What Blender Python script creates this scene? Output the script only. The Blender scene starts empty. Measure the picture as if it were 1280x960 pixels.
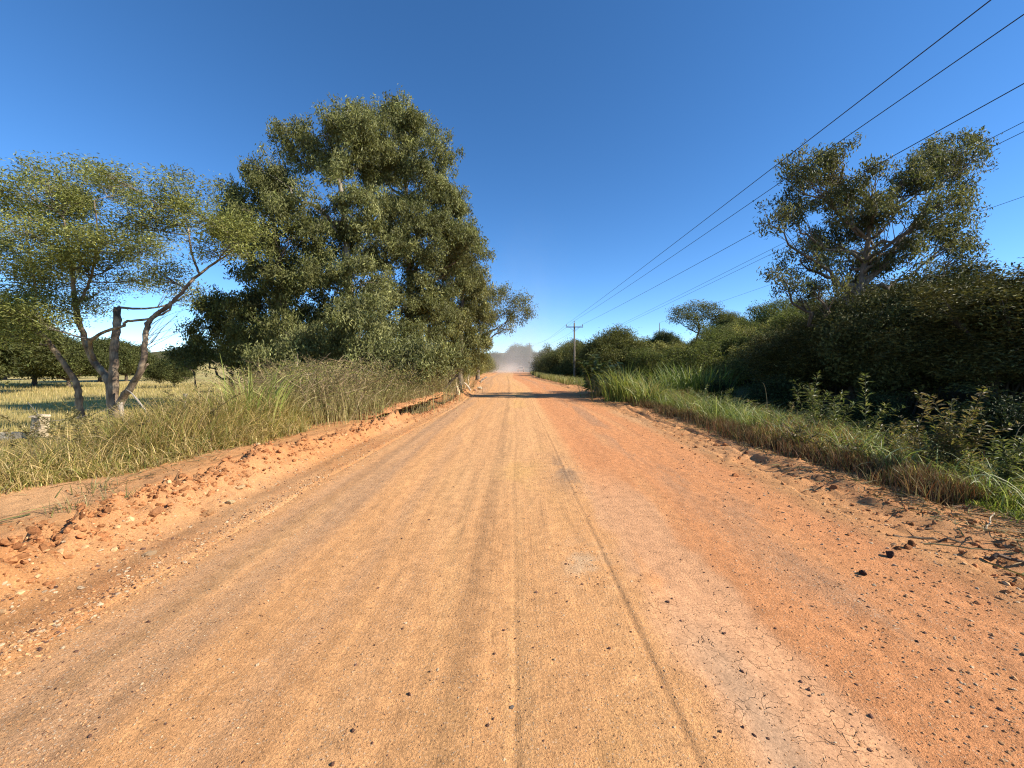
import bpy, math, random
import numpy as np
from mathutils import Vector

rad = math.radians
R = np.random.default_rng
scene = bpy.context.scene
COL = scene.collection
F = 500.0            # focal length of the photograph in its own pixels
VX, VY = 645.0, 458.0  # where the straight road vanishes
EYE = 1.6

def at(px, py, d):
    """photo pixel + distance along the road -> world point (used to survey the place)"""
    return np.array([(px - VX) / F * d, d, EYE - (py - VY) / F * d])

# ------------------------------------------------------------------ maths
def S(a, b, x):
    t = np.clip((x - a) / (b - a), 0, 1)
    return t * t * (3 - 2 * t)

def hsh(i, j, s):
    v = np.sin(i * 127.1 + j * 311.7 + s * 74.7) * 43758.5453
    return v - np.floor(v)

def vn(x, y, s=0.0):
    x = np.asarray(x, float); y = np.asarray(y, float)
    i = np.floor(x); j = np.floor(y)
    f = x - i; g = y - j
    f = f * f * (3 - 2 * f); g = g * g * (3 - 2 * g)
    a = hsh(i, j, s); b = hsh(i + 1, j, s); c = hsh(i, j + 1, s); d = hsh(i + 1, j + 1, s)
    return (a + (b - a) * f) * (1 - g) + (c + (d - c) * f) * g

def fbm(x, y, s=0.0, o=4):
    t = 0; amp = 0.5; n = 0
    for k in range(o):
        t = t + amp * vn(x, y, s + k * 3.1); n += amp
        x = x * 2.03 + 1.7; y = y * 2.03 + 4.3; amp *= 0.5
    return t / n

def unit(v):
    return v / np.maximum(np.linalg.norm(v, axis=-1, keepdims=True), 1e-9)

# ------------------------------------------------------------------ terrain
def rc(y):
    y = np.asarray(y, float)
    return -1.5 * S(28, 60, y) - 0.0016 * np.maximum(y - 90, 0) ** 2

def ur(y):   # crumbly ridge left of the road
    return np.interp(y, [0, 6, 10, 14, 18, 27, 40, 300], [-3.75, -3.75, -3.4, -2.95, -2.85, -3.1, -3.3, -3.3])

def ul(y):   # left road edge
    return np.interp(y, [0, 6, 10, 14, 18, 27, 40, 300], [-2.85, -2.8, -2.7, -2.5, -2.45, -2.75, -2.95, -2.95])

UR = 3.7
def urr(y):
    return UR + .55 * (fbm(y * .55, 0 * y, 45) - .5) + .22 * (vn(y * 2.3, 0 * y, 46) - .5)

def ground_h(x, y):
    x = np.asarray(x, float); y = np.asarray(y, float)
    u = x - rc(y)
    zl = np.interp(-u, [0, 3, 5, 6.5, 10, 15, 25, 60, 150, 500, 2500], [0, 0, .06, .10, -.12, -.5, -1.2, -1.6, -1.2, 5, 20])
    zr = np.interp(u, [0, 3.7, 5.2, 6.6, 8.2, 12, 16, 20, 30, 50, 90, 200, 2500], [0, -.045, .02, -.18, -.62, -.75, -.2, .6, 3.0, 7.0, 11, 14, 30])
    z = np.where(u < 0, zl, zr)
    r = ur(y)
    a = u - r
    near = (1 - 0.65 * S(22, 30, y)) * (1 - .75 * S(10.5, 13, y) * (1 - S(19, 22, y)))
    z = z + near * (0.16 + 0.14 * vn(y * .9, y * 0 + .5, 3)) * np.exp(-(a / (.20 + .09 * vn(y * 1.3, 0 * y, 5))) ** 2)
    clump = np.exp(-((a + .05) / .30) ** 2)
    z = z + near * clump * ((fbm(x * 6, y * 6, 11) - .5) * .26 + np.maximum(vn(x * 10, y * 10, 17) - .5, 0) * .34 + (vn(x * 23, y * 23, 18) - .5) * .08)
    # grader groove and low second ridge beyond it
    z = z + near * .05 * np.exp(-((a + .95) / .13) ** 2) * (vn(y * 1.7, 0 * y, 21)) - .05 * np.exp(-((a + .6) / .16) ** 2)
    # excavated ditch
    z = z - 1.0 * np.exp(-((a + 1.0) / .62) ** 4) * S(11.5, 13.2, y) * (1 - S(19.5, 21.5, y))
    # right shoulder: rough sand, little erosion steps near the verge
    rs = S(3.3, 3.8, u) * (1 - S(5.2, 6, u))
    z = z + rs * (fbm(x * 4, y * 4, 31) - .5) * .10 + rs * np.maximum(vn(x * 9, y * 9, 33) - .62, 0) * .13
    z = z - .05 * np.exp(-((u - 4.0 - .7 * (vn(y * .5, 0 * y, 40) - .5)) / .07) ** 2) * S(.5, .7, vn(y * .55, 0 * y, 43))
    z = z + .07 * np.exp(-((u - 4.35 - .4 * (vn(y * .6, 0 * y, 41) - .5)) / .25) ** 2) * vn(y * 1.1, 0 * y, 42)
    lv = S(3.2, 5.2, -u)
    z = z + lv * (fbm(x * 1.2, y * 1.2, 51) - .5) * .12 + (fbm(x * 6, y * 6, 53) - .5) * .025
    far = S(60, 400, np.abs(x)) + S(250, 900, y)
    z = z + far * (fbm(x * .006, y * .006, 61) - .4) * 30
    m = S(ul(y) + .02, ul(y) + .25, u) * (1 - S(urr(y) - .25, urr(y) - .02, u)) * (1 - S(215, 225, y))
    return z - .15 * m

TRACKS = ((-.9, .75, .045, .4, .11), (.2, .6, .052, 2.0, .11), (-1.55, .10, .31, .4, .11), (-.15, .12, .27, 1.2, .11), (-1.95, .22, .16, 2.5, .12), (-.55, .20, .17, 2.3, .12), (.25, .16, .22, 4.0, .10), (1.75, .15, .24, 3.6, .11), (2.6, .2, .13, 5.2, .12), (-1.1, .3, .11, .9, .10))
def track(u, y):
    t = 0; tr = 0
    for c, am, fr, ph, w in TRACKS:
        q = (u - c - am * np.sin(y * fr * 2 + ph)) / w
        k = np.exp(-q ** 4) * S(.3, .6, vn(y * .45 + ph * 3, 0 * y + c, 83))
        t = np.maximum(t, k)
        tr = tr + k * np.sin(y * 2 * np.pi / .075 + 2.5 * np.abs(q) + ph)
    return t, tr

def road_h(x, y):
    u = x - rc(y)
    wob = (vn(y * .35, 0 * y, 71) - .5) * .12
    z = -.006 * np.abs(u - .3)
    for c, w, d in ((-2.1, .30, .014), (-1.25, .16, .012), (-.62, .08, .006), (-.05, .05, .006), (.45, .10, .005), (1.28, .30, .012), (2.15, .28, .010), (-1.7, .06, .006), (-1.0, .05, .005)):
        z = z - .6 * d * np.exp(-((u - c - wob) / w) ** 2) * (.5 + vn(y * .5, 0 * y + c, 73))
    z = z - (.15 + .85 * S(5.5, 2.5, y)) * .0055 * np.exp(-((u - .72 - .3 * wob) / .016) ** 2) + .004 * np.exp(-((u - .76 - .3 * wob) / .02) ** 2)
    z = z - .008 * np.exp(-((u + .03 - .4 * wob) / .016) ** 2) * vn(y * .7, 0 * y, 74) * S(9, 5, y)
    # fine combing along the road left by the grader
    z = z + (vn(u * 26, y * .7, 75) - .5) * .0014 * (1 - S(.9, 1.3, u)) + (vn(u * 60, y * .9, 76) - .5) * .0016 * (1 - S(.9, 1.2, u))
    tk, tread = track(u, y)
    z = z - .005 * tk + .0022 * tread * S(.4, .6, vn(y * .9, u * 2, 84)) * S(14, 4, y)
    tr = np.exp(-((u + .33 - .4 * wob) / .16) ** 4)
    z = z + tr * .003 * np.sin(y * 2 * np.pi / .085 + 3 * vn(u * 9, y * 2, 77)) * S(.35, .6, vn(y * .8, u * 2, 78))
    z = z + (fbm(x * 2.2, y * 1.1, 79) - .5) * .03 + (fbm(x * 14, y * 14, 80) - .5) * .010 * (.4 + S(1.5, 2.0, u))
    mud = np.exp(-((u - 1.32 - .12 * (y - 2.2) * -.15) / .28) ** 4)
    z = z - mud * .004
    m2 = S(ul(y) - .30, ul(y) - .02, u) * (1 - S(urr(y) + .02, urr(y) + .30, u))
    return z - .13 * (1 - m2)

def surf(x, y):
    return np.maximum(ground_h(x, y), np.where((x - rc(y) > -3.3) & (x - rc(y) < 4.1) & (y < 218), road_h(x, y), -9))

# ------------------------------------------------------------------ mesh plumbing
class Buf:
    def __init__(s):
        s.v = []; s.f = []; s.c = []; s.n = 0
    def add(s, v, f, c):
        v = np.asarray(v, np.float32).reshape(-1, 3)
        c = np.asarray(c, np.float32)
        if c.ndim == 1: c = np.broadcast_to(c, (len(v), 3))
        s.v.append(v); s.f.append(np.asarray(f, np.int64).reshape(-1, 4) + s.n); s.c.append(c); s.n += len(v)
        return s
    def build(s, name, mat, parent=None, origin=(0, 0, 0), smooth=False):
        v = np.concatenate(s.v) - np.asarray(origin, np.float32)
        f = np.concatenate(s.f); c = np.concatenate(s.c)
        me = bpy.data.meshes.new(name)
        me.vertices.add(len(v)); me.vertices.foreach_set('co', v.astype(np.float32).ravel())
        tri = f[:, 3] == f[:, 2]
        lens = np.where(tri, 3, 4)
        mask = np.ones_like(f, bool); mask[tri, 3] = False
        loops = f[mask]
        me.loops.add(len(loops)); me.loops.foreach_set('vertex_index', loops.astype(np.int32))
        me.polygons.add(len(f))
        st = np.concatenate([[0], np.cumsum(lens)[:-1]])
        me.polygons.foreach_set('loop_start', st.astype(np.int32))
        if smooth: me.polygons.foreach_set('use_smooth', np.ones(len(f), bool))
        else: me.polygons.foreach_set('use_smooth', np.zeros(len(f), bool))
        a = me.attributes.new('col', 'FLOAT_COLOR', 'POINT')
        a.data.foreach_set('color', np.concatenate([c, np.ones((len(c), 1), np.float32)], 1).astype(np.float32).ravel())
        me.update(calc_edges=True)
        me.materials.append(mat)
        o = bpy.data.objects.new(name, me)
        COL.objects.link(o)
        if parent is not None: o.parent = parent
        elif any(origin): o.location = origin
        return o

def tag(o, label, cat=None, group=None, kind=None):
    if label: o['label'] = label
    if cat: o['category'] = cat
    if group: o['group'] = group
    if kind: o['kind'] = kind
    return o

def empty(name, loc, label, cat, group=None):
    o = bpy.data.objects.new(name, None)
    o.empty_display_size = .2
    COL.objects.link(o); o.location = loc
    return tag(o, label, cat, group)

def dup(src, loc, rz=0.0, sc=1.0, label=None, group=None):
    r = src.copy(); COL.objects.link(r)
    r.location = loc; r.rotation_euler = (0, 0, rz)
    r.scale = (sc, sc, sc) if np.isscalar(sc) else sc
    if label: r['label'] = label
    if group: r['group'] = group
    for ch in list(src.children):
        c = ch.copy(); COL.objects.link(c); c.parent = r
        for g in ch.children:
            d = g.copy(); COL.objects.link(d); d.parent = c
    return r

def smooth_path(p, n):
    """Catmull-Rom through the points p (k,m) -> (n,m)"""
    p = np.asarray(p, float)
    if len(p) < 3:
        t = np.linspace(0, 1, n)[:, None]
        return p[0] * (1 - t) + p[-1] * t
    q = np.vstack([2 * p[0] - p[1], p, 2 * p[-1] - p[-2]])
    ts = np.linspace(0, len(p) - 1 - 1e-6, n)
    i = ts.astype(int); t = (ts - i)[:, None]
    a, b, c, d = q[i], q[i + 1], q[i + 2], q[i + 3]
    return .5 * (2 * b + (c - a) * t + (2 * a - 5 * b + 4 * c - d) * t ** 2 + (3 * b - a - 3 * c + d) * t ** 3)

def tube(buf, pts, radii, sides=6, col=(.1, .08, .06), cap=True, rough=0.0, rng=None):
    pts = np.asarray(pts, float); n = len(pts)
    radii = np.broadcast_to(np.asarray(radii, float), (n,)) if np.ndim(radii) else np.full(n, float(radii))
    tg = unit(np.gradient(pts, axis=0))
    ref = np.array([0.31, 0.17, 0.93]) if abs(tg[0] @ np.array([.31, .17, .93])) < .9 else np.array([1., 0, 0])
    a = unit(np.cross(tg, ref)); b = np.cross(tg, a)
    th = np.linspace(0, 2 * np.pi, sides, endpoint=False)
    ring = a[:, None] * np.cos(th)[None, :, None] + b[:, None] * np.sin(th)[None, :, None]
    rr = radii[:, None] * np.ones(sides)
    if rough and rng is not None: rr = rr * (1 + rough * (rng.random((n, sides)) - .5))
    v = pts[:, None] + ring * rr[..., None]
    i = np.arange(n - 1)[:, None] * sides; k = np.arange(sides)[None]
    k2 = (k + 1) % sides
    f = np.stack([i + k, i + k2, i + sides + k2, i + sides + k], -1).reshape(-1, 4)
    v = v.reshape(-1, 3)
    if cap:
        v = np.vstack([v, pts[0], pts[-1]])
        c0, c1 = n * sides, n * sides + 1
        kk = np.arange(sides); kk2 = (kk + 1) % sides
        f = np.vstack([f, np.stack([kk2, kk, np.full(sides, c0), np.full(sides, c0)], -1),
                       np.stack([(n - 1) * sides + kk, (n - 1) * sides + kk2, np.full(sides, c1), np.full(sides, c1)], -1)])
    col = np.asarray(col, float)
    if col.ndim == 2: col = np.vstack([np.repeat(col, sides, 0)] + ([col[:1], col[-1:]] if cap else []))
    buf.add(v, f, col)

def box(buf, c, s, col, rz=0.0, jit=0.0, rng=None):
    c = np.asarray(c, float); s = np.asarray(s, float) / 2
    v = np.array([[x, y, z] for z in (-1, 1) for y in (-1, 1) for x in (-1, 1)], float) * s
    if jit: v = v + (rng.random(v.shape) - .5) * jit
    cr, sr = math.cos(rz), math.sin(rz)
    v = np.stack([v[:, 0] * cr - v[:, 1] * sr, v[:, 0] * sr + v[:, 1] * cr, v[:, 2]], 1) + c
    f = [[0, 2, 3, 1], [4, 5, 7, 6], [0, 1, 5, 4], [2, 6, 7, 3], [0, 4, 6, 2], [1, 3, 7, 5]]
    buf.add(v, f, col)

def leafquads(buf, pos, ax, nr, L, W, col):
    """one folded diamond per leaf"""
    n = len(pos)
    L = np.broadcast_to(L, (n,))[:, None]; W = np.broadcast_to(W, (n,))[:, None]
    ax = unit(ax); b = unit(np.cross(ax, nr)); nn = np.cross(b, ax)
    v = np.empty((n, 4, 3), np.float32)
    v[:, 0] = pos - ax * L * .5
    v[:, 1] = pos + b * W * .5 - ax * L * .05 + nn * W * .18
    v[:, 2] = pos + ax * L * .5 - nn * L * .08
    v[:, 3] = pos - b * W * .5 - ax * L * .05 + nn * W * .18
    f = np.arange(n * 4).reshape(n, 4)
    buf.add(v.reshape(-1, 3), f, np.repeat(col, 4, 0))

def rsph(n, rng):
    return unit(rng.normal(size=(n, 3)))

def clusters(lobes, dens, rng, under=.45, lo=.5, sub=1, subr=.3):
    """twig positions spread through the outer part of every lobe of a crown"""
    P = []; N = []; I = []
    for i, (c, r) in enumerate(lobes):
        r = np.asarray(r, float)
        n = int(dens / sub * (r[0] * r[1] + r[1] * r[2] + r[0] * r[2]) / 3 * 4 * np.pi)
        n = max(n, 4)
        d = rsph(n, rng)
        low = d[:, 2] < -.25
        d = d[~(low & (rng.random(n) > under))]
        n = len(d)
        k = lo + (1.08 - lo) * rng.random(n) ** .6
        bump = 1 + .38 * (vn(d[:, 0] * 2.6 + i * 7, d[:, 1] * 2.6 + d[:, 2] * 3.1, i) - .5) * 2 * .7
        p = np.asarray(c) + d * r * (k * bump)[:, None]
        if sub > 1:
            p = np.repeat(p, sub, 0) + np.clip(rng.normal(size=(n * sub, 3)), -1.7, 1.7) * subr * np.array([1, 1, .8]) * (.6 + .8 * np.repeat(rng.random(n), sub))[:, None]
            d = np.repeat(d, sub, 0); n = n * sub
        P.append(p); N.append(d); I.append(np.full(n, i))
    return np.concatenate(P), np.concatenate(N), np.concatenate(I)

def foliage(buf, C, N, nleaf, crad, L, W, mode, ca, cb, rng, var=.45):
    n = len(C); m = n * nleaf
    Cc = np.repeat(C, nleaf, 0); Nn = np.repeat(N, nleaf, 0)
    g = np.clip(rng.normal(size=(m, 3)), -1.9, 1.9) * crad
    if mode == 'flat': g[:, :2] *= 1.25; g[:, 2] *= .4
    if mode == 'feather': g[:, :2] *= 1.2; g[:, 2] *= .75
    if mode == 'euc': g[:, 2] *= 1.15
    pos = Cc + g
    if mode == 'euc':
        ax = rsph(m, rng) * .75 + np.array([0, 0, -.75]); nr = rsph(m, rng)
    elif mode == 'feather':
        ax = rsph(m, rng) * np.array([1, 1, .6]) + np.array([0, 0, -.12]); nr = rsph(m, rng) * .7 + np.array([0, 0, .8])
    elif mode == 'flat':
        ax = rsph(m, rng) * np.array([1, 1, .3]); nr = rsph(m, rng) * .5 + np.array([0, 0, 1.])
    else:
        ax = rsph(m, rng) + Nn * .5 + np.array([0, 0, -.2]); nr = rsph(m, rng) * .8 + Nn * .5 + np.array([0, 0, .5])
    t = np.clip(np.repeat(rng.random(n) * .7, nleaf) + rng.random(m) * .5 - .1, 0, 1)[:, None]
    br = np.repeat(np.exp(rng.normal(size=n) * var * .6), nleaf) * np.exp(rng.normal(size=m) * var * .6)
    col = (np.asarray(ca) * (1 - t) + np.asarray(cb) * t) * br[:, None]
    k = .65 + .7 * rng.random(m)
    leafquads(buf, pos, ax, nr, L * k, W * k, np.clip(col, .004, .6))

def bez(p0, p1, p2, n):
    t = np.linspace(0, 1, n)[:, None]
    return p0 * (1 - t) ** 2 + 2 * p1 * t * (1 - t) + p2 * t * t

def limbs(buf, trunk, trad, lobes, C, I, rng, col, tw=9, drop=.55, r_end=.022, twr=.012):
    """limbs from the trunk to every lobe, twigs from the limb to leaf clusters"""
    for i, (c, r) in enumerate(lobes):
        c = np.asarray(c); hd = np.linalg.norm((trunk - c)[:, :2], axis=1)
        want = c[2] - drop * hd - .3 * r[2]
        k = int(np.argmin(np.abs(trunk[:, 2] - want) + .15 * hd))
        k = min(max(k, 1), len(trunk) - 1)
        p0 = trunk[k]; mid = (p0 + c) / 2 + np.array([0, 0, -.12 * np.linalg.norm(c - p0)]) + rng.normal(size=3) * .12 * np.linalg.norm(c - p0)
        pts = bez(p0, mid, c, 10)
        pts[1:-1] += rng.normal(size=(8, 3)) * .03 * np.linalg.norm(c - p0)
        r0 = min(trad[k] * .7, .035 + .028 * np.linalg.norm(c - p0))
        tube(buf, pts, np.linspace(r0, r_end, 10), 6, col)
        idx = np.flatnonzero(I == i)
        if len(idx) == 0: continue
        for j in rng.choice(idx, min(tw, len(idx)), replace=False):
            s = pts[rng.integers(4, 10)]
            e = C[j]; mm = (s + e) / 2 + np.array([0, 0, .1]) * np.linalg.norm(e - s) + rng.normal(size=3) * .08
            tube(buf, bez(s, mm, e, 6), np.linspace(twr * 1.6, twr * .5, 6), 4, col, cap=False)

def blades(buf, P, h, az, th0, lean, w, segs, col, rng, tipc=None):
    n = len(P)
    h = np.broadcast_to(h, (n,)); w = np.broadcast_to(w, (n,)); lean = np.broadcast_to(lean, (n,)); th0 = np.broadcast_to(th0, (n,))
    pos = np.asarray(P, float).copy()
    side = np.stack([-np.sin(az), np.cos(az), np.zeros(n)], 1)
    tw = rng.normal(size=n) * .6
    V = np.empty((n, segs + 1, 2, 3), np.float32); Cc = np.empty((n, segs + 1, 2, 3), np.float32)
    for k in range(segs + 1):
        t = k / segs
        th = th0 + lean * t ** 1.4
        d = np.stack([np.sin(th) * np.cos(az), np.sin(th) * np.sin(az), np.cos(th)], 1)
        sd = side * np.cos(tw)[:, None] + np.cross(d, side) * np.sin(tw)[:, None]
        ww = w * (1 - .92 * t ** 1.6) * .5
        V[:, k, 0] = pos - sd * ww[:, None]; V[:, k, 1] = pos + sd * ww[:, None]
        cc = col if tipc is None else col * (1 - t) + tipc * t
        Cc[:, k, 0] = cc; Cc[:, k, 1] = cc
        pos = pos + d * (h / segs)[:, None]
    base = (np.arange(n) * (segs + 1) * 2)[:, None] + (np.arange(segs) * 2)[None]
    f = np.stack([base, base + 1, base + 3, base + 2], -1).reshape(-1, 4)
    buf.add(V.reshape(-1, 3), f, Cc.reshape(-1, 3))

# ------------------------------------------------------------------ materials
def newmat(name):
    m = bpy.data.materials.new(name); m.use_nodes = True
    nt = m.node_tree; nt.nodes.clear()
    return m, nt, (lambda t, **k: setn(nt.nodes.new(t), k))

def setn(n, k):
    for a, b in k.items(): setattr(n, a, b)
    return n

def leafmat(name, transl=.22, rough=.5, spec=.5, tint=(1., 1., .6)):
    m, nt, N = newmat(name); L = nt.links.new
    out = N('ShaderNodeOutputMaterial'); at_ = N('ShaderNodeAttribute', attribute_name='col')
    p = N('ShaderNodeBsdfPrincipled'); p.inputs['Roughness'].default_value = rough
    p.inputs['Specular IOR Level'].default_value = spec
    L(at_.outputs['Color'], p.inputs['Base Color'])
    t = N('ShaderNodeBsdfTranslucent'); mx = N('ShaderNodeMix', data_type='RGBA', blend_type='MULTIPLY')
    mx.inputs[0].default_value = 1; L(at_.outputs['Color'], mx.inputs[6]); mx.inputs[7].default_value = (*[1.5 * c for c in tint], 1)
    L(mx.outputs[2], t.inputs['Color'])
    ms = N('ShaderNodeMixShader'); ms.inputs[0].default_value = transl
    L(p.outputs[0], ms.inputs[1]); L(t.outputs[0], ms.inputs[2]); L(ms.outputs[0], out.inputs[0])
    return m

def plainmat(name, rough=.8, noise=25., amt=.5, bump=.4, spec=.3, stretch=(1, 1, 1), metal=0.0):
    """attribute colour broken up by noise, with bump"""
    m, nt, N = newmat(name); L = nt.links.new
    out = N('ShaderNodeOutputMaterial'); a = N('ShaderNodeAttribute', attribute_name='col')
    tc = N('ShaderNodeTexCoord'); mp = N('ShaderNodeMapping'); mp.inputs['Scale'].default_value = stretch
    L(tc.outputs['Object'], mp.inputs['Vector'])
    nz = N('ShaderNodeTexNoise'); nz.inputs['Scale'].default_value = noise; nz.inputs['Detail'].default_value = 6
    L(mp.outputs[0], nz.inputs['Vector'])
    mr = N('ShaderNodeMapRange'); mr.inputs[1].default_value = .3; mr.inputs[2].default_value = .7
    mr.inputs[3].default_value = 1 - amt; mr.inputs[4].default_value = 1 + amt
    L(nz.outputs[0], mr.inputs[0])
    mx = N('ShaderNodeMix', data_type='RGBA', blend_type='MULTIPLY'); mx.inputs[0].default_value = 1
    L(a.outputs['Color'], mx.inputs[6]); L(mr.outputs[0], mx.inputs[7])
    p = N('ShaderNodeBsdfPrincipled'); p.inputs['Roughness'].default_value = rough
    p.inputs['Specular IOR Level'].default_value = spec; p.inputs['Metallic'].default_value = metal
    L(mx.outputs[2], p.inputs['Base Color'])
    bp = N('ShaderNodeBump'); bp.inputs['Strength'].default_value = bump; bp.inputs['Distance'].default_value = .02
    L(nz.outputs[0], bp.inputs['Height']); L(bp.outputs[0], p.inputs['Normal']); L(p.outputs[0], out.inputs[0])
    return m

def soilmat(name, road=False):
    m, nt, N = newmat(name); L = nt.links.new
    out = N('ShaderNodeOutputMaterial'); a = N('ShaderNodeAttribute', attribute_name='col')
    geo = N('ShaderNodeNewGeometry')
    def math_(op, x, y=None, cl=False):
        n = N('ShaderNodeMath', operation=op, use_clamp=cl)
        for i, q in enumerate((x, y)):
            if q is None: continue
            if isinstance(q, (int, float)): n.inputs[i].default_value = q
            else: L(q, n.inputs[i])
        return n.outputs[0]
    def noise(sc, det=4, rough=.55, vec=None):
        n = N('ShaderNodeTexNoise'); n.inputs['Scale'].default_value = sc; n.inputs['Detail'].default_value = det
        n.inputs['Roughness'].default_value = rough; L(vec or geo.outputs['Position'], n.inputs['Vector']); return n.outputs[0]
    def rng_(x, lo, hi, a0, a1):
        n = N('ShaderNodeMapRange')
        for i, q in enumerate((lo, hi, a0, a1)): n.inputs[i + 1].default_value = q
        L(x, n.inputs[0]); return n.outputs[0]
    def mul(c, f):
        n = N('ShaderNodeMix', data_type='RGBA', blend_type='MULTIPLY'); n.inputs[0].default_value = 1
        L(c, n.inputs[6]); L(f, n.inputs[7]); return n.outputs[2]
    n1 = noise(9, 6); n2 = noise(70, 5, .65); n3 = noise(260, 3, .6)
    c = mul(a.outputs['Color'], rng_(n1, .3, .7, .84, 1.16))
    c = mul(c, rng_(n2, .3, .7, .72, 1.26))
    c = mul(c, rng_(n3, .3, .7, .74, 1.26))
    # embedded grit: pale and dark little stones
    vor = N('ShaderNodeTexVoronoi', feature='F1'); vor.inputs['Scale'].default_value = 75
    L(geo.outputs['Position'], vor.inputs['Vector'])
    sep = N('ShaderNodeSeparateColor'); L(vor.outputs['Color'], sep.inputs[0])
    grit = math_('MULTIPLY', math_('GREATER_THAN', sep.outputs[0], .74), math_('LESS_THAN', vor.outputs['Distance'], .36))
    gcol = N('ShaderNodeMix', data_type='RGBA'); gcol.inputs[6].default_value = (.16, .085, .045, 1); gcol.inputs[7].default_value = (.62, .45, .29, 1)
    L(rng_(sep.outputs[1], .2, .6, 0, 1), gcol.inputs[0])
    gm = N('ShaderNodeMix', data_type='RGBA'); L(c, gm.inputs[6]); L(gcol.outputs[2], gm.inputs[7])
    alpha = N('ShaderNodeAttribute', attribute_name='grit')
    L(math_('MULTIPLY', grit, alpha.outputs['Fac']), gm.inputs[0])
    c = gm.outputs[2]
    h = math_('ADD', math_('MULTIPLY', n2, .55), math_('MULTIPLY', n3, .30))
    h = math_('ADD', h, math_('MULTIPLY', math_('MULTIPLY', grit, alpha.outputs['Fac']), .35))
    if road:
        mud = N('ShaderNodeAttribute', attribute_name='mud')
        mp = N('ShaderNodeMapping'); mp.inputs['Scale'].default_value = (1.0, .8, .2)
        nw = N('ShaderNodeTexNoise'); nw.inputs['Scale'].default_value = 12
        L(geo.outputs['Position'], nw.inputs['Vector'])
        vm = N('ShaderNodeVectorMath', operation='MULTIPLY_ADD'); L(nw.outputs['Color'], vm.inputs[0]); vm.inputs[1].default_value = (.09, .09, 0)
        L(geo.outputs['Position'], vm.inputs[2]); L(vm.outputs[0], mp.inputs['Vector'])
        cr = N('ShaderNodeTexVoronoi', feature='DISTANCE_TO_EDGE'); cr.inputs['Scale'].default_value = 17
        L(mp.outputs[0], cr.inputs['Vector'])
        crack = math_('MULTIPLY', math_('SUBTRACT', 1, rng_(cr.outputs['Distance'], .0, .022, 0, 1)), mud.outputs['Fac'])
        crack = math_('MULTIPLY', crack, rng_(noise(4, 4), .45, .62, 0, 1), True)
        cm = N('ShaderNodeMix', data_type='RGBA'); L(c, cm.inputs[6]); cm.inputs[7].default_value = (.20, .10, .05, 1)
        L(math_('MULTIPLY', crack, .32), cm.inputs[0]); c = cm.outputs[2]
        # combing along the road in the fine grain
        ms = N('ShaderNodeMapping'); ms.inputs['Scale'].default_value = (60, 1.2, 1); L(geo.outputs['Position'], ms.inputs['Vector'])
        st = noise(1.0, 4, .6, ms.outputs[0])
        nomud = math_('SUBTRACT', 1, math_('MULTIPLY', mud.outputs['Fac'], .85))
        h = math_('MULTIPLY', math_('ADD', h, math_('MULTIPLY', st, .15)), nomud)
        h = math_('SUBTRACT', h, math_('MULTIPLY', crack, .6))
        stc = rng_(st, .3, .7, .955, 1.045); c = mul(c, stc)
    p = N('ShaderNodeBsdfPrincipled'); p.inputs['Roughness'].default_value = .95; p.inputs['Specular IOR Level'].default_value = .15
    L(c, p.inputs['Base Color'])
    bp = N('ShaderNodeBump'); bp.inputs['Strength'].default_value = 1.0; bp.inputs['Distance'].default_value = .020
    L(h, bp.inputs['Height']); L(bp.outputs[0], p.inputs['Normal']); L(p.outputs[0], out.inputs[0])
    return m

M_EUC = leafmat('eucalypt_leaf', .28, .55, .22)
M_ACA = leafmat('feathery_leaf', .32, .6, .2)
M_BUSH = leafmat('shrub_leaf', .3, .6, .18)
M_DARK = leafmat('dark_shrub_leaf', .10, .65, .18)
M_GRASS = leafmat('grass_blade', .33, .5, .35)
M_DRY = leafmat('dry_stalk', .15, .7, .2, (1, .9, .6))
M_BARK = plainmat('bark', .9, 14, .45, .6, .2, (1, 1, .25))
M_WOOD = plainmat('weathered_wood', .8, 10, .35, .4, .2, (4, 4, .3))
M_STONE = plainmat('gravel_stone', .9, 60, .3, .5, .2)
M_CLOD = plainmat('earth_clod', .95, 26, .35, .9, .1)
M_MASON = plainmat('old_masonry', .9, 18, .4, .8, .2)
M_METAL = plainmat('dull_metal', .45, 20, .15, .1, .5, metal=.6)
M_PAINT = plainmat('dusty_paint', .45, 6, .12, .05, .5)
M_GLASS = plainmat('dusty_glass', .15, 4, .1, .02, .6)
M_RUBBER = plainmat('tyre_rubber', .8, 20, .2, .1, .3)
M_SOIL = soilmat('red_soil')
M_ROAD = soilmat('graded_dirt', True)

# ------------------------------------------------------------------ ground + road
def grid_mesh(name, X, Y, Z, col, mat, extra):
    ny, nx = X.shape
    v = np.stack([X, Y, Z], -1).reshape(-1, 3)
    i = (np.arange(ny - 1)[:, None] * nx + np.arange(nx - 1)[None])
    f = np.stack([i, i + 1, i + nx + 1, i + nx], -1).reshape(-1, 4)
    b = Buf(); b.add(v, f, col.reshape(-1, 3))
    o = b.build(name, mat, smooth=True)
    for k, a in extra.items():
        at_ = o.data.attributes.new(k, 'FLOAT', 'POINT'); at_.data.foreach_set('value', a.astype(np.float32).ravel())
    o['kind'] = 'structure'
    return o

def axis_steps(a, b, fn):
    out = [a]
    while out[-1] < b: out.append(out[-1] + fn(out[-1]))
    return np.array(out)

def lerp(c, d, t):
    return c * (1 - t[..., None]) + np.asarray(d) * t[..., None]

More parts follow.
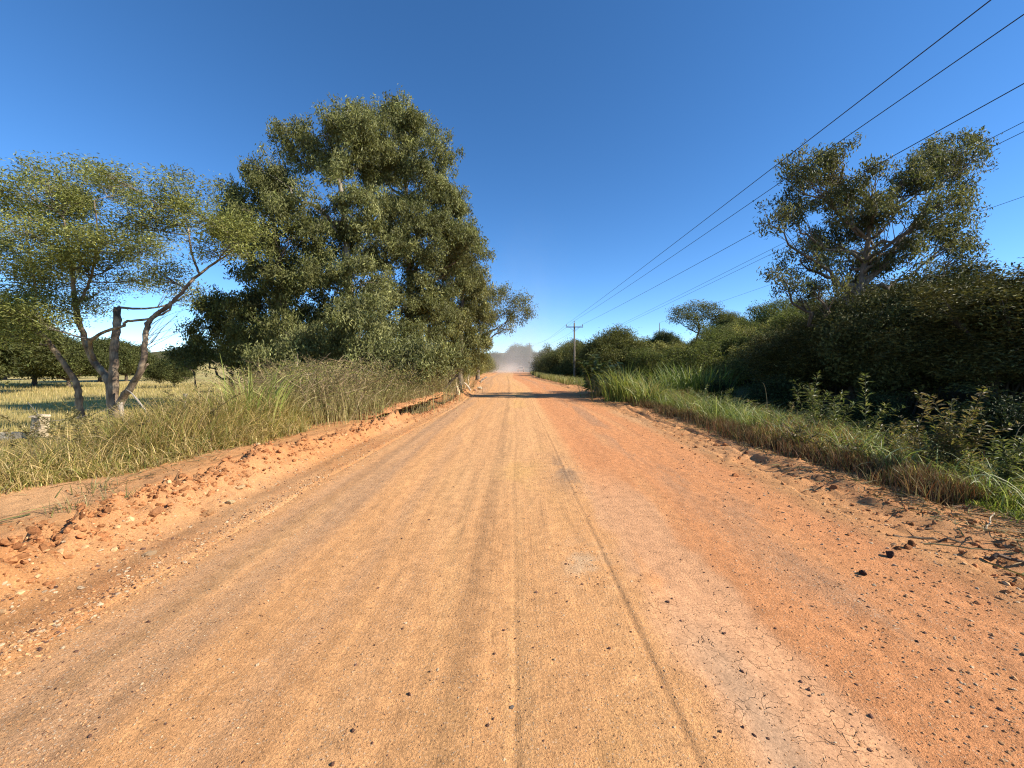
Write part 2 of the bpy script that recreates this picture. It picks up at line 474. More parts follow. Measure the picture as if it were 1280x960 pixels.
SOIL = np.array([.49, .242, .094])
def soil_colour(x, y):
    u = x - rc(y)
    n = fbm(x * .9, y * .5, 91); n2 = fbm(x * 3, y * 2, 93)
    c = np.broadcast_to(SOIL, x.shape + (3,)).copy()
    c = lerp(c, (.46, .20, .075), S(.45, .75, n2) * .7)
    c = lerp(c, (.56, .32, .15), S(.5, .75, n) * .6)
    a = u - ur(y)
    c = lerp(c, (.40, .168, .062), np.exp(-((a + .05) / .42) ** 2) * (.35 + .5 * n2))       # darker red spoil in the ridge
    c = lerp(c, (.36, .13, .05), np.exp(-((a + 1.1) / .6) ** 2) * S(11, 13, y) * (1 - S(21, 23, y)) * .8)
    c = lerp(c, (.50, .235, .095), S(3.4, 4.2, u) * .6)
    return c

nx1 = axis_steps(0, 6.6, lambda v: .04)
nx2 = axis_steps(nx1[-1], 1600, lambda v: .04 + .09 * (v - 6.4))[1:]
xs = np.concatenate([-nx2[::-1], -nx1[1:][::-1], nx1, nx2])
ys = np.concatenate([np.linspace(-70, -5, 12), np.linspace(-4, .8, 12), axis_steps(1.0, 2600, lambda v: max(.03, .0125 * v))])
X, Y = np.meshgrid(xs, ys)
Z = ground_h(X, Y)
U = X - rc(Y)
c = soil_colour(X, Y)
edge = (fbm(X * 1.1, Y * 1.1, 95) - .5) * 1.6
gl = S(.15, .9, -U + edge * .45 - np.interp(Y, [3.6, 4.6, 6, 9.2, 11, 16], [6.3, 5.9, 5.5, 5.0, 5.3, 5.6])); gr = S(5.0, 5.7, U + edge * .6)
drygrass = lerp(np.broadcast_to(np.array([.25, .17, .07]), X.shape + (3,)).copy(), (.17, .145, .045), S(.35, .65, fbm(X * .5, Y * .5, 97)))
pasture = lerp(np.broadcast_to(np.array([.44, .33, .125]), X.shape + (3,)).copy(), (.28, .245, .08), S(.4, .7, fbm(X * .12, Y * .16, 99)))
left = lerp(drygrass, (0, 0, 0), 0 * X) * (1 - S(12, 16, -U))[..., None] + pasture * S(12, 16, -U)[..., None]
litter = lerp(np.broadcast_to(np.array([.11, .085, .035]), X.shape + (3,)).copy(), (.07, .075, .025), S(.4, .6, fbm(X * .8, Y * .8, 98)))
c = c * (1 - gl)[..., None] + left * gl[..., None]
c = c * (1 - gr)[..., None] + litter * gr[..., None]
grit = np.clip(.35 + .5 * np.exp(-((U - ul(Y) + .1) / .3) ** 2), 0, 1) * (1 - np.clip(gl + gr, 0, 1))
ground = grid_mesh('ground', X, Y, Z, c, M_SOIL, {'grit': grit})

us = axis_steps(-3.35, 4.15, lambda v: .0125)
ys = np.concatenate([np.linspace(-30, -2, 15), np.linspace(-1, .9, 8), axis_steps(1.0, 220, lambda v: max(.016, .0095 * v))])
Ug, Y = np.meshgrid(us, ys)
X = Ug + rc(Y)
U = Ug
Z = road_h(X, Y)
sx = (fbm(U * 1.5, Y * .22, 101) - .5) + (fbm(U * 7, Y * .35, 103) - .5) * .6 + (vn(U * 22, Y * .5, 105) - .5) * .3
bl = fbm(X * 1.3, Y * .8, 107)
c = np.broadcast_to(np.array([.60, .302, .120]), X.shape + (3,)).copy()
c = lerp(c, (.62, .345, .140), S(-.05, .45, sx) * .38 * (1 - S(.9, 1.4, U)))
c = lerp(c, (.46, .215, .080), S(.05, .5, -sx) * .3)
c = lerp(c, (.61, .335, .150), np.exp(-((U - .1) / 1.3) ** 2) * S(2.5, 7, Y) * .45)
c = lerp(c, (.62, .345, .115), np.exp(-((U - .1) / .35) ** 2) * S(.42, .62, bl) * .6)
wv = .12 * (vn(Y * .4, 0 * Y, 109) - .5)
grey = np.clip(np.exp(-((U + 2.25 + wv) / .42) ** 4) + .5 * np.exp(-((U + 1.28 + wv) / .13) ** 2) + .3 * np.exp(-((U + .78 + wv) / .2) ** 2), 0, 1) * (.35 + .65 * S(.3, .65, fbm(U * 4, Y * .25, 111)))
c = lerp(c, (.40, .24, .135), grey * .55)
c = lerp(c, (.36, .215, .12), np.exp(-((U + 1.9 + wv) / .09) ** 2) * .35 * S(.3, .6, fbm(U * 5, Y * .6, 112)) + np.exp(-((U + 1.2 + wv) / .06) ** 2) * .2 * S(.4, .6, fbm(U * 5, Y * .6, 114)))
redr = S(.85, 1.15, U) * (1 - .5 * S(3.2, 3.7, U))
c = lerp(c, (.55, .222, .086), redr * (.75 + .25 * (bl - .5)))
mudc = 1.27 + .06 * (vn(Y * .6, 0 * Y, 113) - .5) * 2 + .03 * np.maximum(2.5 - Y, 0)
mudw = .33 + .10 * (vn(Y * .9, 0 * Y, 115) - .5)
mud = np.clip(S(mudw + .10, mudw - .08, np.abs(U - mudc + .30 * (fbm(X * 4, Y * 2.4, 117) - .5))), 0, 1) * (1 - S(4.6, 6.8, Y))
mudk = mud * S(.25, .45, fbm(X * 3, Y * 1.6, 119) + .1)
c = lerp(c, (.58, .312, .155), mudk * .8)
c = lerp(c, (.36, .225, .13), mud * np.exp(-((U - 1.12) / .16) ** 2) * S(2.9, 2.0, Y) * .8)
gr2 = np.exp(-((U - 2.35 + wv) / .42) ** 2) * S(.35, .6, fbm(U * 3, Y * .6, 121))
c = lerp(c, (.36, .205, .11), gr2 * .6)
c = lerp(c, (.24, .16, .10), np.exp(-((U - .75) / .22) ** 2) * np.exp(-((Y - 6.1) / .9) ** 2) * .75 * S(.35, .6, fbm(X * 6, Y * 3, 123)))
c = lerp(c, (.54, .39, .235), np.exp(-((U - .55) / .2) ** 2) * np.exp(-((Y - 3.25) / .35) ** 2) * .6 * S(.35, .6, fbm(X * 9, Y * 6, 125)))
tk, _t = track(U, Y)
c = lerp(c, (.64, .36, .155), tk * .22 * S(.3, .6, fbm(U * 2, Y * .5, 126)))
c = lerp(c, (.46, .19, .07), S(2.9, 3.6, U) * S(.45, .65, fbm(X * 1.3, Y * .8, 127)) * .6)
es = S(ul(Y) + .25, ul(Y) - .05, U) + S(urr(Y) - .5, urr(Y), U)
sc_ = soil_colour(X, Y); es = np.clip(es, 0, 1)
c = c * (1 - es)[..., None] + sc_ * es[..., None]
grit = np.clip(.45 + .4 * grey + .5 * gr2 - mud, 0, 1)
mudcr = mud * S(3.6, 2.2, Y)
road = grid_mesh('road', X, Y, Z, c, M_ROAD, {'grit': grit, 'mud': mudcr})
tag(ground, 'red earth shoulders and straw coloured pasture either side of the road')
tag(road, 'graded orange dirt road with tyre grooves and a pale cracked mud strip')

# ------------------------------------------------------------------ stones
def ico():
    t = (1 + 5 ** .5) / 2
    v = unit(np.array([(-1, t, 0), (1, t, 0), (-1, -t, 0), (1, -t, 0), (0, -1, t), (0, 1, t), (0, -1, -t), (0, 1, -t), (t, 0, -1), (t, 0, 1), (-t, 0, -1), (-t, 0, 1)], float))
    f = [(0, 11, 5), (0, 5, 1), (0, 1, 7), (0, 7, 10), (0, 10, 11), (1, 5, 9), (5, 11, 4), (11, 10, 2), (10, 7, 6), (7, 1, 8), (3, 9, 4), (3, 4, 2), (3, 2, 6), (3, 6, 8), (3, 8, 9), (4, 9, 5), (2, 4, 11), (6, 2, 10), (8, 6, 7), (9, 8, 1)]
    return v, np.array(f)

def subdiv(v, f):
    v = list(map(tuple, v)); cache = {}; out = []
    def mid(a, b):
        k = (min(a, b), max(a, b))
        if k not in cache:
            m = unit((np.array(v[a]) + np.array(v[b])) / 2); v.append(tuple(m)); cache[k] = len(v) - 1
        return cache[k]
    for a, b, c_ in f:
        x, y, z = mid(a, b), mid(b, c_), mid(c_, a)
        out += [(a, x, z), (b, y, x), (c_, z, y), (x, y, z)]
    return np.array(v), np.array(out)

IV, IF = ico()
def tri4(f): return np.concatenate([f, f[:, 2:3]], 1)

def pebbles(buf, P, size, cols, rng, flat=.6):
    n = len(P)
    q = rng.normal(size=(n, 4)); q /= np.linalg.norm(q, axis=1, keepdims=True)
    w, x, y, z = q.T
    Rm = np.stack([1 - 2 * (y * y + z * z), 2 * (x * y - z * w), 2 * (x * z + y * w), 2 * (x * y + z * w), 1 - 2 * (x * x + z * z), 2 * (y * z - x * w), 2 * (x * z - y * w), 2 * (y * z + x * w), 1 - 2 * (x * x + y * y)], -1).reshape(n, 3, 3)
    v = IV[None] * (1 + .45 * (rng.random((n, 12, 1)) - .5)) * (np.array([1, .75, .6]) + .3 * (rng.random((n, 1, 3)) - .5))
    v = np.einsum('nij,nkj->nki', Rm, v)
    v[:, :, 2] *= flat
    v = v * size[:, None, None] + P[:, None]
    f = (np.arange(n) * 12)[:, None, None] + tri4(IF)[None]
    buf.add(v.reshape(-1, 3), f.reshape(-1, 4), np.repeat(cols, 12, 0))

rng = R(5)
def sample_y(n, a, b, p=1.6):     # denser near the viewer
    t = rng.random(n)
    return (a ** (1 - p) + t * (b ** (1 - p) - a ** (1 - p))) ** (1 / (1 - p))

def stonecols(n, dark=.22, pale=.22):
    k = rng.random(n)
    c_ = np.tile(np.array([.46, .235, .10]), (n, 1)) * (.7 + .5 * rng.random((n, 1)))
    c_[k < dark] = np.array([.11, .055, .035]) * (.6 + .9 * rng.random(((k < dark).sum(), 1)))
    c_[k > 1 - pale] = np.array([.45, .32, .19]) * (.75 + .4 * rng.random(((k > 1 - pale).sum(), 1)))
    return c_

def scatter(n, u0, us_, ya, yb, smin, smax, p=1.6, pw=3.0, uni=False):
    y = sample_y(n, ya, yb, p)
    u = u0(y) if callable(u0) else np.full(n, u0)
    u = u + ((rng.random(n) - .5) * 2 * us_ if uni else rng.normal(size=n) * us_)
    x = u + rc(y)
    s = smin + (smax - smin) * rng.random(n) ** pw
    return np.stack([x, y, surf(x, y) + s * .12], 1), s

gb = Buf()
for args in ((26000, .35, 3.3, 1.15, 5.0, .0018, .0055, 1.7, 3.0, True), (9000, .35, 3.3, 4, 12, .003, .008, 1.6, 3.0, True), (7000, .3, 3.2, 1.2, 14, .002, .0085, 1.9, 4.0, True),
             (5200, lambda y: ul(y) - .02, .11, 1.4, 16, .004, .020, 1.5, 3.0),
             (3200, lambda y: ur(y) + .35, .22, 1.6, 16, .004, .024, 1.4, 3.0),
             (3600, -2.15, .35, 1.3, 9, .003, .009, 1.8, 3.0),
             (2600, 2.3, .38, 1.3, 9, .003, .012, 1.8, 3.2),
             (2600, 3.4, .5, 2.0, 12, .004, .020, 1.5, 3.0),
             (160, .55, .18, 2.9, 3.6, .004, .010, 1.5, 2.0),
             (700, .75, .25, 5.0, 7.4, .004, .012, 1.5, 2.0)):
    P, s = scatter(*args); pebbles(gb, P, s, stonecols(len(P), .12), rng)
P, s = scatter(170, .3, 2.8, 1.4, 14, .008, .015, 1.6, 1.5, True); pebbles(gb, P, s, stonecols(len(P), .75, .2), rng, .8)
tag(gb.build('gravel', M_STONE), 'loose gravel and grit strewn over the dirt road', kind='stuff')

rb = Buf()
for args in ((6500, lambda y: ur(y) - .06, .17, 2.2, 26, .007, .044, 1.3, 3), (900, lambda y: ur(y) - .7, .45, 2.4, 20, .006, .030, 1.35, 2.5), (1800, 4.3, .42, 2.6, 22, .006, .034, 1.35, 2.6)):
    P, s = scatter(*args); n = len(P)
    cc = np.array([.38, .165, .065]) * (.6 + .6 * rng.random((n, 1))); k = rng.random(n) < .10; cc[k] = np.array([.52, .31, .15]) * (.8 + .3 * rng.random((k.sum(), 1)))
    pebbles(rb, P, s, cc, rng, .8)
tag(rb.build('rubble', M_CLOD), 'crumbled red earth strewn along both road shoulders', kind='stuff')

V3, F3 = subdiv(*subdiv(*subdiv(IV, IF)))
def clod_mesh(seed, flat, colr):
    r_ = R(seed)
    v = V3.copy()
    for _ in range(13):       # chipped facets
        d = rsph(1, r_)[0]; h = .38 + .4 * r_.random()
        t = v @ d; over = np.maximum(t - h, 0); v = v - over[:, None] * d * .92
    v = v * (1 + .22 * (fbm(v[:, 0] * 2.2 + seed, v[:, 1] * 2.2 + v[:, 2] * 1.7, seed)[:, None] - .5) + .20 * (vn(v[:, 0] * 6 + v[:, 2] * 3, v[:, 1] * 6, seed)[:, None] - .5))
    v = v * np.array([1, .8, flat])
    b = Buf(); b.add(v, tri4(F3), colr); return b

protos = []
for k in range(6):
    protos.append(clod_mesh(20 + k, .62 + .08 * (k % 3), (np.array([.34, .14, .055]) * (.75 + .12 * k))))
def place_clods(n, u0, us_, ya, yb, smin, smax, name, label, group, pw=2.0):
    P, s = scatter(n, u0, us_, ya, yb, smin, smax, 1.15, pw)
    src = None; meshes = []
    for i in range(n):
        if i < len(protos):
            o = protos[i].build(name, M_CLOD); meshes.append(o)
        else:
            o = meshes[i % len(meshes)].copy(); COL.objects.link(o)
        o.location = (P[i, 0], P[i, 1], P[i, 2] + s[i] * .02)
        o.rotation_euler = (rng.normal() * .25, rng.normal() * .25, rng.random() * 6.28)
        o.scale = (s[i],) * 3
        tag(o, label, 'clod', group)
place_clods(150, lambda y: ur(y) - .05, .13, 2.5, 22, .02, .056, 'earth_clod', 'rust red clod of earth in the crumbly ridge left of the road', 'clods in the left ridge')
place_clods(46, 4.0, .42, 2.9, 12, .022, .06, 'earth_clod', 'small dark clod of earth on the sandy right shoulder', 'clods on the right shoulder', 1.6)

def single_stone(px, py, s, colr, label, cat='stone', name='stone', seed=1, z=0.0, flat=.6):
    d = EYE * F / (py - VY); x = (px - VX) / F * d
    o = clod_mesh(seed, flat, colr).build(name, M_CLOD)
    o.location = (x, d, float(surf(np.array(x), np.array(d))) + s * .3 + z); o.scale = (s, s, s); o.rotation_euler = (0, 0, seed)
    return tag(o, label, cat)
single_stone(288, 632, .060, (.62, .47, .25), 'pale cream stone at the foot of the left earth ridge', seed=41)
single_stone(187, 694, .050, (.56, .37, .2), 'tan stone lying alone between left ridge and road edge', seed=42)
single_stone(300, 618, .07, (.60, .40, .2), 'flat sandy stone beside the pale cream stone on the left ridge', seed=47, flat=.4)
single_stone(195, 660, .085, (.42, .19, .08), 'largest rounded red clod in the left earth ridge', 'clod', 'earth_clod', 43)
single_stone(262, 645, .085, (.5, .27, .12), 'second largest orange clod in the left earth ridge', 'clod', 'earth_clod', 44)
single_stone(1112, 694, .048, (.10, .055, .04), 'larger of two dark stones lying on the right side of the road', seed=45, flat=.9)
single_stone(1078, 714, .036, (.10, .055, .04), 'smaller of two dark stones lying on the right side of the road', seed=46, flat=.7)
single_stone(640, 880, .017, (.24, .2, .17), 'grey pebble in the tyre groove at the middle of the road', seed=48)
single_stone(835, 752, .017, (.16, .09, .07), 'dark pebble at the edge of the pale cracked mud strip', seed=49)

# ------------------------------------------------------------------ grass
def gz(x, y): return ground_h(x, y)
def mixcol(n, cols, w, var, rng_):
    k = rng_.choice(len(cols), n, p=np.array(w) / sum(w))
    return np.array(cols)[k] * np.exp(rng_.normal(size=(n, 1)) * var)

rng = R(11)
LG = [(.20, .18, .045), (.30, .235, .080), (.13, .145, .030), (.40, .31, .135), (.17, .12, .055)]
b = Buf()
n = 90000
y = 3.6 + 12.5 * rng.random(n) ** 1.25
eg = np.interp(y, [3.6, 4.6, 6, 9.2, 11, 16], [6.3, 5.9, 5.5, 5.0, 5.3, 5.6]) + .5 * (fbm(y * 1.3, 0 * y, 201) - .5)
dx = rng.random(n) ** 1.35 * np.interp(y, [3.6, 8, 16], [7, 9, 12])
x = -(eg + dx) + rng.normal(size=n) * .06
tall = np.exp(-((y - 9.0) / 2.2) ** 2) * np.exp(-((x + 6.4) / 1.5) ** 2)
h = (.20 + .38 * fbm(x * .9, y * .9, 203) + .78 * tall) * (.45 + .8 * rng.random(n)) * np.clip(.45 + dx * 1.0, .45, 1.05) * (1 - .75 * S(7.8, 9.8, -x))
col = mixcol(n, LG, (3, 3.2, 2.6, 2.4, 1.2), .28, rng) * (.75 + .6 * fbm(x * .7, y * .7, 205))[:, None]
flow = fbm(x * .9, y * .9, 207) * 16; lodge = S(.45, .65, fbm(x * 1.3, y * 1.3, 209))
blades(b, np.stack([x, y, gz(x, y) - .03], 1), h, flow + rng.normal(size=n) * 1.5, np.abs(rng.normal(size=n)) * (.25 + .45 * lodge), .5 + (1.3 + .9 * lodge) * rng.random(n), .006 + .009 * rng.random(n), 5, col, rng, col * np.array([1.35, 1.2, 1.2]))
tag(b.build('verge_grass', M_GRASS), 'tall yellowish green grass bank beside the left earth ridge', kind='stuff')

b = Buf()
n = 60000
y = 11 + 60 * rng.random(n) ** 1.8
x = -(13 + rng.random(n) ** 1.1 * (6 + y * 1.25))
col = mixcol(n, [(.46, .35, .14), (.36, .285, .10), (.22, .20, .06)], (4, 3, 1.5), .2, rng)
h = (.10 + .16 * rng.random(n)) * (1 + .02 * y)
blades(b, np.stack([x, y, gz(x, y) - .02], 1), h, rng.random(n) * 6.28, .1, .9 * rng.random(n), .010 + .0006 * y, 2, col, rng)
tag(b.build('pasture_grass', M_GRASS), 'short straw coloured pasture grass behind the forked feathery tree', kind='stuff')

RGc = [(.088, .130, .022), (.145, .18, .040), (.25, .23, .085), (.055, .078, .016)]
b = Buf()
n = 95000
y = 3.0 + 40 * rng.random(n) ** 2.0
eg = np.interp(y, [3, 4.2, 7, 13, 25, 45], [5.35, 5.2, 5.0, 5.2, 5.4, 5.2]) + .4 * (fbm(y * 1.1, 0 * y, 211) - .5)
dx = rng.random(n) ** 1.4 * np.interp(y, [3, 6, 10, 40], [3.4, 3.6, 5.0, 6])
x = eg + dx + rc(y) + rng.normal(size=n) * .05
pat = S(.36, .6, fbm(x * 1.4, y * 1.1, 219))
h = (.10 + .34 * fbm(x * .9, y * .7, 213) + .42 * pat) * (.45 + .8 * rng.random(n)) * np.clip(.55 + dx * .9, .55, 1.15) * np.interp(y, [4, 6, 8, 12, 20], [.62, .66, .85, 1.1, 1.15])
col = mixcol(n, RGc, (4, 3, 1.6, 2), .3, rng) * (.7 + .6 * fbm(x * .8, y * .8, 215))[:, None]
bp0 = (rng.random(n) < .7 * S(.46, .64, fbm(x * 1.1 + 9, y * .8, 223)))[:, None]
col = np.where(bp0, mixcol(n, [(.20, .13, .05), (.15, .09, .04), (.28, .22, .10)], (3, 2, 2), .25, rng), col)
blades(b, np.stack([x, y, gz(x, y) - .03], 1), h, rng.normal(size=n) * 1.5 + np.pi + fbm(x, y * .7, 217) * 3, np.abs(rng.normal(size=n)) * .2, .5 + 1.4 * rng.random(n), .008 + .009 * rng.random(n), 4, col, rng, col * np.array([1.5, 1.3, 1.4]))
n = 15000
y = 34 + 52 * rng.random(n); x = rc(y) + 4.6 + rng.random(n) ** 1.3 * 7
col = mixcol(n, [(.20, .19, .06), (.15, .16, .045), (.27, .22, .10)], (3, 3, 2), .25, rng)
blades(b, np.stack([x, y, gz(x, y) - .03], 1), .35 + .5 * rng.random(n), rng.random(n) * 6.28, .15, 1.4 * rng.random(n), .03 + .02 * rng.random(n), 3, col, rng, col * 1.3)
n = 6500
y = 3.2 + 26 * rng.random(n) ** 1.7; x = 5.3 + rng.random(n) * 3.6 + rc(y)
col = mixcol(n, [(.22, .24, .08), (.34, .32, .16), (.15, .19, .045)], (3, 2, 3), .25, rng)
blades(b, np.stack([x, y, gz(x, y) - .03], 1), (.5 + .75 * rng.random(n)) * np.interp(y, [4, 7, 12], [.6, .8, 1.1]), rng.random(n) * 6.28, np.abs(rng.normal(size=n)) * .3, 1.2 + 1.3 * rng.random(n), .010 + .012 * rng.random(n), 6, col, rng, col * 1.4)
tag(b.build('verge_grass', M_GRASS), 'long bright green grass on the shaded right verge', kind='stuff')

b = Buf()
n = 20000
y = 4.6 + 17 * rng.random(n) ** 1.3
x = np.interp(y, [3, 4.2, 7, 13, 25, 45], [5.35, 5.2, 4.95, 5.15, 5.3, 5.2]) + rng.normal(size=n) * .22 + .10 + .5 * (fbm(y * 1.1, 0 * y, 211) - .5)
h = (.12 + .36 * fbm(x * 1.5, y, 221)) * (.5 + .7 * rng.random(n))
col = mixcol(n, [(.19, .085, .035), (.12, .062, .028), (.24, .17, .07), (.12, .12, .035)], (2.5, 3, 3, 2), .25, rng)
blades(b, np.stack([x, y, gz(x, y) - .03], 1), h, rng.random(n) * 6.28, np.abs(rng.normal(size=n)) * .3, 1.2 * rng.random(n), .007 + .006 * rng.random(n), 3, col, rng)
tag(b.build('dusty_grass', M_DRY), 'rust red dusty dead grass fringing the right verge', kind='stuff')

b = Buf()
n = 2600
y = 2.9 + 11 * rng.random(n) ** 1.4; x = 4.75 + rng.normal(size=n) * .33
nl = 500
y2 = 3 + 9 * rng.random(nl) ** 1.3; x2 = -(4.9 + np.abs(rng.normal(size=nl)) * .45)
x = np.concatenate([x, x2]); y = np.concatenate([y, y2]); n += nl
col = mixcol(n, [(.30, .21, .10), (.16, .12, .05), (.12, .13, .04), (.09, .055, .03)], (3, 3, 2, 2), .25, rng)
blades(b, np.stack([x, y, surf(x, y) + .012], 1), .08 + .3 * rng.random(n) ** 2, rng.random(n) * 6.28, 1.35 + .15 * rng.random(n), .25 * rng.random(n), .006 + .009 * rng.random(n), 3, col, rng)
tag(b.build('straw_litter', M_DRY), 'cut straw and dead blades littering the road shoulders', kind='stuff')

def grass_clump(name, px, d, spread, n, hm, w, cols, label, cat, seed, lean=1.3, group=None, mat=None, x=None):
    r_ = R(seed)
    xx = (px - VX) / F * d if x is None else x
    base = np.array([xx, d, float(gz(np.array(xx), np.array(d)))])
    p = r_.normal(size=(n, 2)) * spread
    P = np.stack([base[0] + p[:, 0], base[1] + p[:, 1], gz(base[0] + p[:, 0], base[1] + p[:, 1]) - .03], 1)
    az = np.arctan2(p[:, 1], p[:, 0]) + r_.normal(size=n) * .8
    col = mixcol(n, cols, np.ones(len(cols)), .22, r_)
    bb = Buf()
    blades(bb, P, hm * (.55 + .6 * r_.random(n)), az, np.abs(r_.normal(size=n)) * .16, lean * (.4 + .9 * r_.random(n)), w * (.7 + .6 * r_.random(n)), 6, col, r_, col * np.array([1.4, 1.25, 1.3]))
    o = bb.build(name, mat or M_GRASS, origin=tuple(base))
    return tag(o, label, cat, group)
BRG = [(.17, .215, .045), (.23, .25, .07), (.11, .15, .03)]
grass_clump('grass_clump', 782, 18.5, .42, 420, 1.75, .035, BRG, 'tall arching bright cane grass beside the right road edge, largest clump', 'grass clump', 301)
grass_clump('grass_clump', 812, 16.5, .34, 300, 1.45, .030, BRG + [(.27, .24, .10)], 'drooping pale cane grass just nearer than the tallest clump on the right verge', 'grass clump', 302, 1.7)
grass_clump('grass_clump', 757, 21, .40, 260, 1.35, .030, [(.15, .17, .045), (.24, .2, .08)], 'yellowing grass clump at the foot of the big leaved plant', 'grass clump', 303)
grass_clump('grass_clump', 862, 25, 1.0, 900, 2.5, .05, [(.12, .17, .035), (.09, .14, .025), (.18, .2, .055)], 'broad dense cane thicket with sunlit top behind the right verge', 'grass clump', 304, 1.0)
grass_clump('grass_clump', 318, 9.4, .30, 110, 1.75, .032, [(.19, .24, .05), (.25, .27, .08)], 'bright green cane shoots standing up out of the left grass bank', 'grass clump', 305, 1.5)
grass_clump('grass_clump', 350, 9.7, .22, 90, 1.3, .026, [(.2, .22, .06), (.3, .27, .11)], 'arching pale cane blades at the right end of the left grass bank', 'grass clump', 306, 1.6)
grass_clump('grass_clump', 275, 9.2, .5, 260, 1.35, .014, [(.26, .21, .08), (.16, .16, .045)], 'tall seeding grass tuft on the crest of the left grass bank', 'grass clump', 307, 1.3)
for i, (px, py, lb) in enumerate(((92, 640, 'flattened green grass tuft on sand, farthest left of three'), (150, 628, 'thin sprig of grass rooted in the left sand bench, middle one'), (118, 618, 'small uprooted grass tuft on sand near the left grass edge'))):
    d = EYE * F / (py - VY) * .98
    grass_clump('grass_tuft', px, d, .10, 46, .22, .008, [(.12, .13, .04), (.22, .19, .08)], lb, 'grass tuft', 310 + i, 1.4)

# ------------------------------------------------------------------ weeds and leafy plants
def weed(px, d, h, n_stem, leafL, leafW, cols, label, seed, spread=.16, mode='spike', cat='weed', name='weed'):
    r_ = R(seed); xx = (px - VX) / F * d
    base = np.array([xx, d, float(gz(np.array(xx), np.array(d)))])
    root = empty(name, tuple(base), label, cat)
    sb, lb_ = Buf(), Buf()
    for k in range(n_stem):
        o = np.append(r_.normal(size=2) * spread * .6, 0); hh = h * (.6 + .45 * r_.random())
        lean = np.append(r_.normal(size=2) * spread * 1.5, 0)
        pts = bez(o, o + np.array([0, 0, hh * .5]), o + lean + np.array([0, 0, hh]), 8)
        tube(sb, pts, np.linspace(.007, .003, 8), 4, (.10, .09, .04), cap=False)
        m = 110
        t = .25 + .75 * r_.random(m); q = smooth_path(pts, 50)[(t * 49).astype(int)]
        az = r_.random(m) * 6.28
        up = .5 if mode == 'spike' else .15
        ax = np.stack([np.cos(az), np.sin(az), up + .4 * r_.normal(size=m)], 1)
        L = leafL * (1.15 - .5 * t) * (.7 + .6 * r_.random(m))
        leafquads(lb_, q + unit(ax) * L[:, None] * .6, ax, np.array([0, 0, 1.]) + .5 * rsph(m, r_), L, leafW * (.7 + .6 * r_.random(m)), mixcol(m, cols, np.ones(len(cols)), .25, r_))
    sb.build('stem', M_BARK, root); lb_.build('leaves', M_GRASS, root)
    return root
W1 = [(.14, .16, .05), (.20, .19, .08), (.09, .11, .03)]
W2 = [(.15, .13, .05), (.22, .16, .075), (.12, .12, .035)]
weed(1015, 8.8, 1.6, 6, .16, .022, W1, 'feathery upright weed against dark shrubs, leftmost of a pair on the right verge', 321)
weed(1048, 8.4, 1.55, 7, .16, .022, W1, 'bushy feathery weed beside the leftmost upright weed on the right verge', 322, .22)
weed(1086, 8.0, 1.7, 2, .17, .024, W1, 'single stemmed weed with whorled leaves like a bottle brush', 323)
weed(1192, 5.6, 1.55, 11, .11, .030, W2, 'brown tipped bushy weed, tallest plant in the nearest right grass', 324, .24)
weed(1160, 5.7, .95, 6, .10, .028, W2, 'shorter olive weed leaning against the brown tipped weed', 325, .2)
weed(1225, 5.8, .85, 5, .10, .028, W1, 'low green weed just behind the brown tipped weed', 326, .2)
weed(742, 22.5, 2.1, 11, .44, .20, [(.15, .18, .05), (.30, .31, .13), (.11, .13, .04)], 'big leaved plant with pale drooping leaves by the road bend', 327, .5, 'broad', 'plant', 'broadleaf_plant')
weed(95, 10.2, .9, 8, .09, .022, [(.20, .17, .07), (.12, .11, .04)], 'dry leafy weed growing beside the old masonry pillar', 328, .35)
for i, (px, d, h, lb_) in enumerate(((1262, 6.2, 1.35, 'long bare grass stalk bending over by the right frame edge'), (960, 10.5, 1.3, 'thin bare stalk standing above grass in front of dark shrubs'))):
    xx = (px - VX) / F * d; z0 = float(gz(np.array(xx), np.array(d))); sb = Buf()
    tube(sb, bez(np.array([0, 0, 0.]), np.array([0, 0, h]), np.array([.35 - .5 * i, 0, h * (.85 + .2 * i)]), 12), np.linspace(.008, .003, 12), 5, (.24, .19, .10))
    tag(sb.build('grass_stalk', M_DRY, origin=(0, 0, 0)), lb_, 'stalk').location = (xx, d, z0)

for i, (px, d, h, k, cl, lb_) in enumerate((
    (905, 12.5, 1.15, 5, W1, 'slim weed in front of the fourth dark shrub'), (935, 11.4, 1.0, 4, W2, 'small brownish weed just left of the thin bare stalk'),
    (985, 9.8, .95, 4, W2, 'brownish seeding weed right of the thin bare stalk'), (1118, 7.2, 1.0, 5, W1, 'leafy weed between the bottle brush weed and the brown tipped weed'),
    (1140, 6.6, .8, 4, W2, 'short brown weed in the grass left of the olive weed'), (870, 14.5, 1.1, 5, W1, 'leafy weed at the foot of the cane thicket'),
    (840, 16, .9, 4, W2, 'brown weed right of the drooping pale cane grass'), (1262, 5.2, .9, 6, W1, 'leafy weed cut by the right frame edge'),
    (1068, 6.4, .55, 4, W2, 'low rusty weed at the front edge of the right grass'), (1000, 7.4, .5, 4, W2, 'low rusty weed beside the dusty dead grass'))):
    weed(px, d, h, k, .13, .026, cl, lb_, 340 + i, .18)
for i, (px, d, h, lb_) in enumerate(((40, 7.2, .85, 'dry forb in the left grass near the frame edge'), (165, 7.6, .95, 'dry forb in the middle of the left grass bank'), (215, 8.4, 1.15, 'tall dry forb on the left grass bank below the acacia'), (262, 8.0, 1.1, 'leafy dry forb near the cane shoots'), (120, 6.6, .75, 'low olive forb at the front of the left grass bank'))):
    weed(px, d, h, 6, .09, .02, [(.24, .19, .075), (.15, .14, .04), (.30, .22, .11)], lb_, 360 + i, .3)

